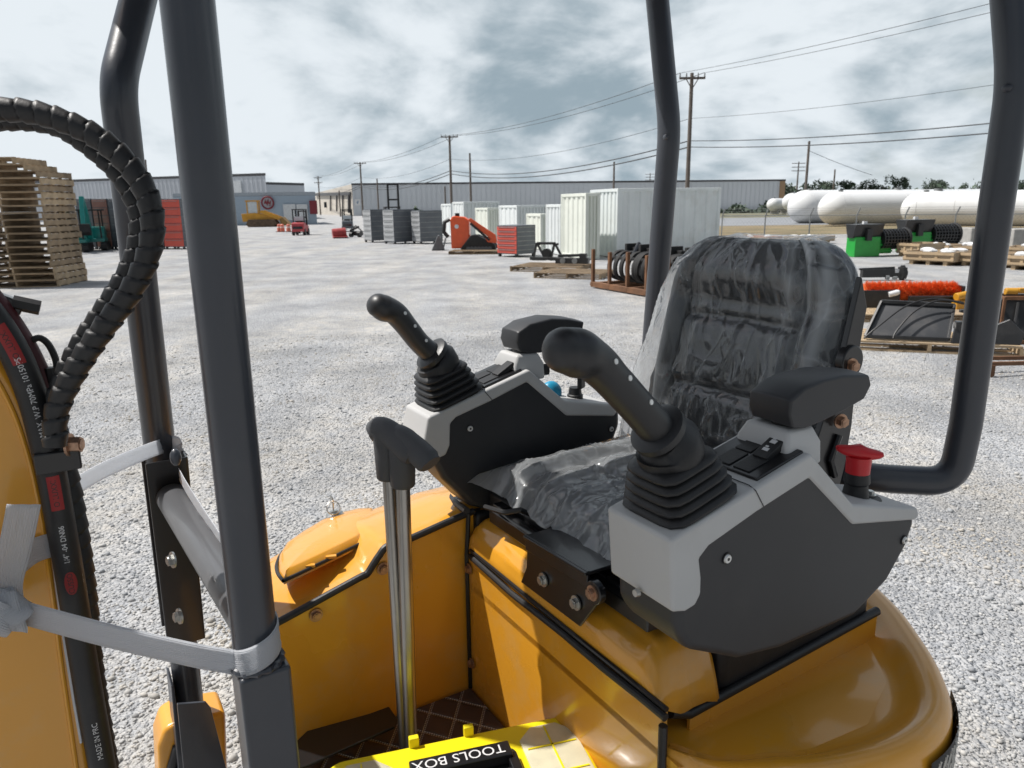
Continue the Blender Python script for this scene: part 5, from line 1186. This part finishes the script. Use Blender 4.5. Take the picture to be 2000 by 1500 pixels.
# --- utility poles and wires
def pole(x, ytop, dist, label, arms=(), rad=.14, lean=0, name='utility_pole'):
    P = gp_at(x, dist); zt = zat(x, ytop, P); t = thing(name, label, 'utility pole', P, 0, 'utility poles'); b = B(); b.tube([(0, 0, -1), (lean, 0, zt)], [rad, rad * .7], 10); b.build('pole', POLEW, t)
    for dz, hw in arms:
        b = B(); b.box((lean, -.12, zt - dz), (2 * hw, .10, .12)); b.bar((lean - hw * .5, -.12, zt - dz), (lean, -.12, zt - dz - .6), .03, .05); b.bar((lean + hw * .5, -.12, zt - dz), (lean, -.12, zt - dz - .6), .03, .05); b.build('crossarm', POLEW, t)
        b = B()
        for q in (-.95, -.45, .45, .95): b.cyl((lean + hw * q, -.12, zt - dz + .06), (lean + hw * q, -.12, zt - dz + .28), .05, .03, 8)
        b.build('insulator', GALV, t)
    return P, zt
p1, z1 = pole(1341, 143, 46, 'tallest wooden utility pole with one crossarm beside the rear canopy post', ((.3, .75),), .15)
p2, z2 = pole(882, 265, 87, 'wooden utility pole with a crossarm above the orange mini loader', ((.15, .95),), .17)
p3, z3 = pole(708, 317, 135, 'wooden utility pole with a crossarm left of the tall forklift mast', ((.2, 1.05),), .18)
p4, z4 = pole(625, 344, 193, 'far utility pole with two crossarms in front of the beige gable', ((.4, 1.0), (1.6, 1.0)), .2)
pole(920, 299, 90, 'plain wooden pole without crossarm right of the crossarmed one', (), .15)
pole(1198, 316, 100, 'plain wooden pole rising behind the white containers', (), .16)
P7, z7 = pole(1571, 276, 70, 'wooden utility pole with a small transformer by the white tanks', (), .15)
B().cyl((P7.x + .3, P7.y - .3, z7 - 1.6), (P7.x + .3, P7.y - .3, z7 - .8), .2, n=12)
pole(1625, 331, 110, 'short plain pole among the trees behind the tanks', (), .15)
pole(739, 349, 120, 'short plain pole beside the tall forklift mast', (), .15)
pole(290, 312, 95, 'leaning wooden pole with a camera before the tall grey warehouse', (), .16, .3)
pole(664, 372, 150, 'short pole in front of the beige gable doors', (), .16)
pole(870, 364, 120, 'short pole just left of the crossarmed pole at the containers', (), .16)
for x, yt, yb, d_, lb in ((1268, 338, 365, 420, 'distant lattice transmission pylon behind the white container'), (1554, 316, 372, 300, 'distant transmission pylon above the trees by the tanks')):
    P = gp_at(x, d_); zt = zat(x, yt, P); t = thing('transmission_pylon', lb, 'pylon', P, 0, 'distant pylons'); b = B(); b.tube([(0, 0, 0), (0, 0, zt)], [.5, .2], 6); b.build('mast', POLEW, t)
    b = B()
    for q in (.06, .2, .34): b.bar((-2.6, 0, zt * (1 - q * .6)), (2.6, 0, zt * (1 - q * .6)), .2, .25)
    b.build('crossarm', POLEW, t)
p0 = p1 + (p1 - p2) * 1.0; z0 = z1
def wire(a, c, sag, r, label):
    b = B(); a, c = Vector(a), Vector(c); n = 28; b.tube([a.lerp(c, k / n) - Vector((0, 0, sag * 4 * (k / n) * (1 - k / n))) for k in range(n + 1)], r, 5); o = b.build('power_line', WIRE, None); tag(o, label, 'power line', 'overhead power lines'); return o
Zv = lambda p, z, dx=0: Vector((p.x + dx, p.y, z))
for k, (nm, pa, za, pb, zb, scale) in enumerate((('from the tallest pole towards the right edge', p1, z1, p0, z1 + .3, 1), ('between the tallest pole and the crossarmed pole', p1, z1, p2, z2, 1.6), ('from the crossarmed pole towards the forklift mast pole', p2, z2, p3, z3, 2.3), ('running on to the far twin crossarm pole', p3, z3, p4, z4, 3.2))):
    for lv, dz, dx, sg, r in (('left top wire', .0, -.7, .7, .012), ('right top wire', .0, .7, .7, .012), ('thin middle wire', 2.5, 0, .9, .010), ('upper thick cable', 3.75, 0, 1.0, .024), ('lowest thick cable', 4.1, 0, 1.0, .026)):
        wire(Zv(pa, za - dz, dx), Zv(pb, zb - dz, dx), sg, r * min(scale, 1.8), '%s %s' % (lv, nm))
wire(Zv(P7, z7 - .8), Zv(P7, 4, 6), .1, .02, 'guy wire slanting down from the transformer pole')
# --- trees
LEAF = pm('tree_leaf', (.042, .066, .040), .7, var=.45, vs=.35)
def tree(x, ytop, dist, wpx, label, seed):
    rnd = random.Random(seed); P = gp_at(x, dist); h = zat(x, ytop, P); rw_ = wpx / F * dist / 2; t = thing('tree', label, 'tree', P, rnd.uniform(0, 6), 'trees on the skyline')
    b = B(); b.tube([(0, 0, 0), (.2, 0, h * .35), (.1, .2, h * .7)], [.35, .25, .1], 7)
    for k in range(5): a = k * 1.3; b.tube([(.1, 0, h * (.3 + .06 * k)), (math.cos(a) * rw_ * .6, math.sin(a) * rw_ * .6, h * (.55 + .06 * k))], [.14, .05], 5)
    b.build('trunk', POLEW, t)
    b = B(); cl_ = [(rnd.gauss(0, .45) * rw_, rnd.gauss(0, .35) * rw_, h * rnd.uniform(.28, .88), rnd.uniform(.22, .45) * rw_) for _ in range(13)]
    for _ in range(1500):
        cx, cy, cz, cr = cl_[rnd.randrange(13)]; d_ = Vector((rnd.gauss(0, 1), rnd.gauss(0, 1), rnd.gauss(0, .8))).normalized() * cr * rnd.uniform(.55, 1.05); p = Vector((cx, cy, cz)) + d_
        if p.z > h or p.z < .4: continue
        u_ = Vector((rnd.gauss(0, 1), rnd.gauss(0, 1), rnd.gauss(0, 1))).normalized(); w_ = u_.orthogonal().normalized(); q = rnd.uniform(.18, .42)
        b.f([b.v(p + u_ * q), b.v(p + w_ * q * .6), b.v(p - u_ * q), b.v(p - w_ * q * .6)])
    b.build('crown', LEAF, t, flat=True)
for i, (x, yt, d_, w, lb) in enumerate(((1452, 361, 330, 40, 'small tree top showing over the long warehouse roof'), (1490, 358, 330, 44, 'low tree top over the warehouse near its right end'), (1516, 354, 320, 34, 'round tree top at the right corner of the long warehouse'), (1545, 356, 240, 46, 'dark tree immediately right of the warehouse corner'), (1580, 350, 240, 52, 'dark tree behind the transformer pole'), (1612, 354, 240, 48, 'dark tree left of the short plain pole'), (1655, 351, 240, 50, 'leafy tree right of the short plain pole'), (1692, 349, 240, 52, 'leafy tree above the second tank'), (1722, 349, 240, 44, 'leafy tree left of the tallest tree'), (1752, 341, 240, 50, 'tallest tree on the skyline above the tanks'), (1815, 348, 250, 56, 'broad tree standing alone above the nearest tank'), (1870, 357, 280, 44, 'low tree left of the right canopy post'), (1905, 352, 280, 44, 'tree touching the right canopy post on the skyline'), (1985, 352, 280, 60, 'tree beyond the right canopy post at the frame edge'))): tree(x, yt, d_, w, lb, i + 3)
# low scrub at the foot of the far warehouse and behind the tanks
b = B(); rnd = random.Random(9)
for x0, x1, d_, n, hh in ((1400, 1640, 130, 2500, 1.4), (800, 880, 120, 600, 1.3), (1520, 2080, 235, 2600, 5.5)):
    for _ in range(n):
        x = rnd.uniform(x0, x1); P = gp_at(x, d_ * rnd.uniform(.97, 1.05)); p = P + Vector((0, 0, abs(rnd.gauss(0, .45)) * hh * (.6 + .4 * math.sin(x * .11)))); u_ = Vector((rnd.gauss(0, 1), rnd.gauss(0, 1), rnd.gauss(0, 1))).normalized(); w_ = u_.orthogonal(); q = rnd.uniform(.25, .6) * (hh / 3) ** .4; b.f([b.v(p + u_ * q), b.v(p + w_ * q), b.v(p - u_ * q), b.v(p - w_ * q)])
o = b.build('undergrowth', LEAF, None, flat=True); struct(o, 'stuff', 'low green scrub along the far warehouse and skyline')
# ------------------------------------------------------------------ ground
def ground_mat():
    m = bpy.data.materials.new('gravel'); m.use_nodes = True; nt = m.node_tree; L = nt.links.new; p = nt.nodes['Principled BSDF']; p.inputs['Roughness'].default_value = .9; p.inputs['Specular IOR Level'].default_value = .25
    tc = nd(nt, 'ShaderNodeTexCoord'); co = tc.outputs['Object']
    def vor(sc, feat='F1'):
        v = nd(nt, 'ShaderNodeTexVoronoi', feature=feat); v.inputs['Scale'].default_value = sc; L(co, v.inputs['Vector']); return v
    def noi(sc, det=4, rough=.55, mp=None):
        n = nd(nt, 'ShaderNodeTexNoise'); n.inputs['Scale'].default_value = sc; n.inputs['Detail'].default_value = det; n.inputs['Roughness'].default_value = rough
        if mp:
            q = nd(nt, 'ShaderNodeMapping'); q.inputs['Scale'].default_value = mp[:3]; q.inputs['Rotation'].default_value = (0, 0, mp[3]); L(co, q.inputs[0]); L(q.outputs[0], n.inputs['Vector'])
        else: L(co, n.inputs['Vector'])
        return n.outputs['Fac']
    def rmp(x, a, b_, c, d):
        n = nd(nt, 'ShaderNodeMapRange'); 
        for i, q in enumerate((a, b_, c, d)): n.inputs[i + 1].default_value = q
        L(x, n.inputs[0]); return n.outputs[0]
    v1, v2 = vor(46), vor(95)
    s1 = nd(nt, 'ShaderNodeSeparateColor'); L(v1.outputs['Color'], s1.inputs[0]); s2 = nd(nt, 'ShaderNodeSeparateColor'); L(v2.outputs['Color'], s2.inputs[0])
    cr = nd(nt, 'ShaderNodeValToRGB'); e = cr.color_ramp.elements; e[0].position = 0; e[0].color = (.245, .255, .27, 1); e[1].position = 1; e[1].color = (.47, .47, .47, 1)
    q = cr.color_ramp.elements.new(.35); q.color = (.31, .32, .335, 1); q = cr.color_ramp.elements.new(.75); q.color = (.40, .405, .41, 1)
    mv = nd(nt, 'ShaderNodeMath', operation='ADD'); a1 = nd(nt, 'ShaderNodeMath', operation='MULTIPLY'); a1.inputs[1].default_value = .6; L(s1.outputs[0], a1.inputs[0]); a2 = nd(nt, 'ShaderNodeMath', operation='MULTIPLY'); a2.inputs[1].default_value = .4; L(s2.outputs[0], a2.inputs[0]); L(a1.outputs[0], mv.inputs[0]); L(a2.outputs[0], mv.inputs[1])
    L(mv.outputs[0], cr.inputs[0])
    # packed dusty tracks along the lane, greyer loose stone between
    tr_ = rmp(noi(.55, 6, .62, (1.6, .35, 1, R(14))), .42, .62, 0, 1); fine = rmp(noi(6, 5, .7), .35, .7, 0, 1)
    mm = nd(nt, 'ShaderNodeMath', operation='MULTIPLY'); L(tr_, mm.inputs[0]); L(fine, mm.inputs[1])
    mx = nd(nt, 'ShaderNodeMix', data_type='RGBA'); k = nd(nt, 'ShaderNodeMath', operation='MULTIPLY'); k.inputs[1].default_value = .85; L(mm.outputs[0], k.inputs[0]); L(k.outputs[0], mx.inputs[0]); L(cr.outputs[0], mx.inputs[6]); mx.inputs[7].default_value = (.55, .515, .455, 1)
    pv = rmp(noi(.9, 6, .6), .3, .7, .74, 1.22); ml = nd(nt, 'ShaderNodeMix', data_type='RGBA', blend_type='MULTIPLY'); ml.inputs[0].default_value = 1; L(mx.outputs[2], ml.inputs[6]); L(pv, ml.inputs[7])
    L(ml.outputs[2], p.inputs['Base Color'])
    hh = nd(nt, 'ShaderNodeMath', operation='ADD'); L(rmp(v1.outputs['Distance'], 0, .7, 1, 0), hh.inputs[0]); h2_ = nd(nt, 'ShaderNodeMath', operation='MULTIPLY'); h2_.inputs[1].default_value = .5; L(rmp(v2.outputs['Distance'], 0, .7, 1, 0), h2_.inputs[0]); L(h2_.outputs[0], hh.inputs[1])
    h3_ = nd(nt, 'ShaderNodeMath', operation='ADD'); L(hh.outputs[0], h3_.inputs[0]); L(rmp(noi(9, 4), 0, 1, 0, 1.6), h3_.inputs[1])
    bp = nd(nt, 'ShaderNodeBump'); bp.inputs['Strength'].default_value = 1; bp.inputs['Distance'].default_value = .013; L(h3_.outputs[0], bp.inputs['Height']); L(bp.outputs[0], p.inputs['Normal'])
    return m
struct(B().grid(lambda a, c: (-700 + 1400 * a, -200 + 1400 * c, 0), 8, 8).build('ground', ground_mat(), None, flat=True))
def strip(name, pts, z, m): return struct(B().prism([Vector((p.x, p.y, z)) for p in pts], (0, 0, .004)).build(name, m, None, flat=True))
GRASS = pm('dry_grass', (.20, .155, .085), .9, var=.3, vs=.4, dirt=(.11, .12, .05, .7), ds=.15); GRASS2 = pm('green_grass', (.14, .135, .085), .9, var=.3, vs=.3, dirt=(.2, .16, .09, .6), ds=.1); ASPH = pm('pale_asphalt', (.22, .23, .245), .9, var=.1, vs=.3)
gx = lambda x, d_: gp_at(x, d_)
strip('grass_verge', [gx(1385, 41), gx(2250, 41), gx(2250, 58), gx(1385, 58)], .004, GRASS)
strip('road', [gx(1385, 58), gx(2250, 58), gx(2250, 88), gx(1385, 88)], .008, ASPH)
strip('field', [gx(1300, 88), gx(2400, 88), gx(2400, 150), gx(1300, 150)], .004, GRASS2)
# loose crushed stones round the machine
def stones():
    rg = np.random.default_rng(4); N = 80000; d = 1.15 + 9.5 * rg.random(N) ** 1.35; ang_ = rg.uniform(R(-45), R(45), N)
    X, Y = d * np.sin(ang_), d * np.cos(ang_)
    bm = bmesh.new(); bmesh.ops.create_icosphere(bm, subdivisions=1, radius=1); bv = np.array([v.co[:] for v in bm.verts]); bf = np.array([[v.index for v in f.verts] for f in bm.faces]); bm.free()
    n = len(bv); V = np.zeros((N, n, 3)); r = rg.uniform(.0036, .0088, N) * (1 + 1.0 * (rg.random(N) > .95))
    jit = bv[None] * rg.uniform(.72, 1.25, (N, n, 1)) * np.stack([rg.uniform(.8, 1.5, N), rg.uniform(.7, 1.1, N), rg.uniform(.5, .8, N)], 1)[:, None]
    a = rg.uniform(0, 6.28, N); ca, sa = np.cos(a)[:, None], np.sin(a)[:, None]
    V[..., 0] = (jit[..., 0] * ca - jit[..., 1] * sa) * r[:, None] + X[:, None]; V[..., 1] = (jit[..., 0] * sa + jit[..., 1] * ca) * r[:, None] + Y[:, None]; V[..., 2] = jit[..., 2] * r[:, None] + r[:, None] * .25
    Fc = (bf[None] + (np.arange(N) * n)[:, None, None]).reshape(-1, 3)
    me = bpy.data.meshes.new('gravel_stones'); me.vertices.add(N * n); me.vertices.foreach_set('co', V.reshape(-1)); me.loops.add(Fc.size); me.loops.foreach_set('vertex_index', Fc.reshape(-1).astype(np.int32)); me.polygons.add(len(Fc)); me.polygons.foreach_set('loop_start', np.arange(0, Fc.size, 3, dtype=np.int32)); me.update(calc_edges=True)
    at_ = me.attributes.new('tone', 'FLOAT', 'POINT'); at_.data.foreach_set('value', np.repeat(rg.random(N), n).astype(np.float32))
    m = bpy.data.materials.new('crushed_stone'); m.use_nodes = True; nt = m.node_tree; p = nt.nodes['Principled BSDF']; p.inputs['Roughness'].default_value = .85; p.inputs['Specular IOR Level'].default_value = .3
    an = nd(nt, 'ShaderNodeAttribute'); an.attribute_name = 'tone'; cr = nd(nt, 'ShaderNodeValToRGB'); e = cr.color_ramp.elements; e[0].color = (.27, .28, .295, 1); e[1].color = (.48, .475, .46, 1); q = e.new(.25); q.color = (.32, .33, .34, 1); q = e.new(.85); q.color = (.43, .43, .425, 1); nt.links.new(an.outputs['Fac'], cr.inputs[0]); tc = nd(nt, 'ShaderNodeTexCoord'); pn = nd(nt, 'ShaderNodeTexNoise'); pn.inputs['Scale'].default_value = 1.3; pn.inputs['Detail'].default_value = 6; nt.links.new(tc.outputs['Object'], pn.inputs['Vector']); pr = nd(nt, 'ShaderNodeMapRange'); pr.inputs[1].default_value = .46; pr.inputs[2].default_value = .66; pr.inputs[4].default_value = .75; nt.links.new(pn.outputs['Fac'], pr.inputs[0]); px = nd(nt, 'ShaderNodeMix', data_type='RGBA'); nt.links.new(pr.outputs[0], px.inputs[0]); nt.links.new(cr.outputs[0], px.inputs[6]); px.inputs[7].default_value = (.47, .425, .355, 1); nt.links.new(px.outputs[2], p.inputs['Base Color'])
    me.materials.append(m); o = bpy.data.objects.new('gravel_stones', me); COL.objects.link(o); struct(o, 'stuff', 'loose grey crushed stone covering the yard')
stones()
# ------------------------------------------------------------------ light
SUN_EL = R(58); SUN_DIR = Vector((-1, .22, 0)).normalized() * math.cos(SUN_EL) + Vector((0, 0, math.sin(SUN_EL)))
sl_ = bpy.data.lights.new('sun', 'SUN'); sl_.energy = 4.1; sl_.angle = R(.6); sl_.color = (1, .965, .92); so = bpy.data.objects.new('sun', sl_); COL.objects.link(so); so.rotation_euler = SUN_DIR.to_track_quat('Z', 'Y').to_euler()
w = bpy.data.worlds.new('World'); SC.world = w; w.use_nodes = True; nt = w.node_tree; L = nt.links.new; bg = nt.nodes['Background']
sky = nd(nt, 'ShaderNodeTexSky', sky_type='NISHITA'); sky.sun_disc = False; sky.sun_elevation = SUN_EL; sky.sun_rotation = math.atan2(SUN_DIR.x, SUN_DIR.y); sky.air_density = 1.3; sky.dust_density = 2.0
tc = nd(nt, 'ShaderNodeTexCoord'); sp = nd(nt, 'ShaderNodeSeparateXYZ'); L(tc.outputs['Generated'], sp.inputs[0])
def mth(op, a, b_=None, c_=None):
    n = nd(nt, 'ShaderNodeMath', operation=op)
    for i, q in enumerate((a, b_, c_)):
        if q is None: continue
        if isinstance(q, (int, float)): n.inputs[i].default_value = q
        else: L(q, n.inputs[i])
    return n.outputs[0]
def rmp(x, a, b_, c, d, sm=True):
    n = nd(nt, 'ShaderNodeMapRange', interpolation_type='SMOOTHSTEP' if sm else 'LINEAR')
    for i, q in enumerate((a, b_, c, d)): n.inputs[i + 1].default_value = q
    L(x, n.inputs[0]); return n.outputs[0]
zz_ = mth('MAXIMUM', mth('ADD', sp.outputs[2], .38), .1)
cx, cy = mth('DIVIDE', sp.outputs[0], zz_), mth('DIVIDE', sp.outputs[1], zz_)
cb_ = nd(nt, 'ShaderNodeCombineXYZ'); L(cx, cb_.inputs[0]); L(cy, cb_.inputs[1])
def noi(sc, det, rough, off, dist=0):
    mp = nd(nt, 'ShaderNodeMapping'); mp.inputs['Location'].default_value = off; L(cb_.outputs[0], mp.inputs[0]); n = nd(nt, 'ShaderNodeTexNoise'); n.inputs['Scale'].default_value = sc; n.inputs['Detail'].default_value = det; n.inputs['Roughness'].default_value = rough; n.inputs['Distortion'].default_value = dist; L(mp.outputs[0], n.inputs['Vector']); return n.outputs['Fac']
def blob(x, y, wid, amp):
    d = ray(x, y).normalized(); vm = nd(nt, 'ShaderNodeVectorMath', operation='DOT_PRODUCT'); L(tc.outputs['Generated'], vm.inputs[0]); vm.inputs[1].default_value = d
    return mth('MULTIPLY', mth('POWER', mth('MAXIMUM', vm.outputs['Value'], 0), 1 / (wid * wid)), amp)
def total(bl):
    s = None
    for q in bl: o = blob(*q); s = o if s is None else mth('ADD', s, o)
    return s
dark = total(((1000, 175, .13, .20), (820, 60, .13, .17), (1180, 200, .09, .18), (1040, 235, .10, .15), (580, 60, .12, .13), (80, 10, .12, .16), (1300, 20, .12, .10), (1050, -150, .3, .12), (1520, 150, .10, .05), (1750, 60, .12, .06)))
lite = total(((170, 260, .16, .20), (520, 300, .14, .14), (640, 210, .10, .10), (1500, 60, .08, .10), (1420, 130, .06, .08), (-100, 150, .25, .15), (1750, 130, .09, .06)))
n1 = noi(1.9, 8, .55, (3.1, 1.7, 0), .3); n2 = noi(4.2, 7, .52, (7.3, 2.2, 0), .3); n3 = noi(1.5, 5, .5, (1.2, 5.5, 0))
cov = rmp(mth('ADD', mth('ADD', n1, mth('MULTIPLY', n2, .25)), mth('ADD', dark, mth('MULTIPLY', lite, .6))), .50, .74, 0, 1)
ns = noi(1.9, 8, .55, (3.1 - .075, 1.7 + .016, 0), .3)
nz = mth('ADD', mth('ADD', mth('MULTIPLY', mth('SUBTRACT', ns, n1), 2.6), mth('ADD', mth('MULTIPLY', mth('SUBTRACT', n3, .5), 1.3), mth('MULTIPLY', mth('SUBTRACT', n2, .5), .9))), .50)
shade = rmp(mth('SUBTRACT', mth('ADD', nz, mth('MULTIPLY', dark, .5)), mth('MULTIPLY', lite, .9)), .22, 1.12, 0, 1)
CB, CD = (.60, .645, .68, 1), (.235, .30, .345, 1)
mc = nd(nt, 'ShaderNodeMix', data_type='RGBA'); L(shade, mc.inputs[0]); mc.inputs[6].default_value = CB; mc.inputs[7].default_value = CD
sk = nd(nt, 'ShaderNodeMix', data_type='RGBA', blend_type='MULTIPLY'); sk.inputs[0].default_value = 1; L(sky.outputs[0], sk.inputs[6]); sk.inputs[7].default_value = (.085, .078, .074, 1)
hzf = rmp(sp.outputs[2], 0, .16, .75, 0)
hz_ = nd(nt, 'ShaderNodeMix', data_type='RGBA'); L(hzf, hz_.inputs[0]); L(sk.outputs[2], hz_.inputs[6]); hz_.inputs[7].default_value = (.50, .58, .63, 1)
fm = nd(nt, 'ShaderNodeMix', data_type='RGBA'); L(cov, fm.inputs[0]); L(hz_.outputs[2], fm.inputs[6]); L(mc.outputs[2], fm.inputs[7])
rear = rmp(sp.outputs[1], -.55, .25, .55, 1); bk_ = nd(nt, 'ShaderNodeMix', data_type='RGBA', blend_type='MULTIPLY'); bk_.inputs[0].default_value = 1; L(fm.outputs[2], bk_.inputs[6]); L(rear, bk_.inputs[7]); L(bk_.outputs[2], bg.inputs['Color']); bg.inputs['Strength'].default_value = 1.0  # unseen sky behind the camera dimmed on purpose to cut the fill light
# ------------------------------------------------------------------ camera and render
cd = bpy.data.cameras.new('Camera'); cd.sensor_width = 36; cd.sensor_fit = 'HORIZONTAL'; cd.lens = 36 * F / 2000; cd.clip_start = .02; cd.clip_end = 3000
co = bpy.data.objects.new('Camera', cd); COL.objects.link(co); co.location = CAM
co.matrix_world = Matrix.Translation(CAM) @ Matrix.Rotation(math.pi / 2 - PIT, 4, 'X') @ Matrix.Rotation(-RO, 4, 'Z')
cd.dof.use_dof = True; cd.dof.focus_distance = 1.5; cd.dof.aperture_fstop = 11
SC.camera = co
SC.view_settings.view_transform = 'Standard'; SC.view_settings.look = 'None'; SC.view_settings.exposure = .42; SC.view_settings.gamma = 1
SC.render.engine = 'CYCLES'; SC.cycles.use_denoising = True; SC.cycles.max_bounces = 8; SC.cycles.transparent_max_bounces = 12
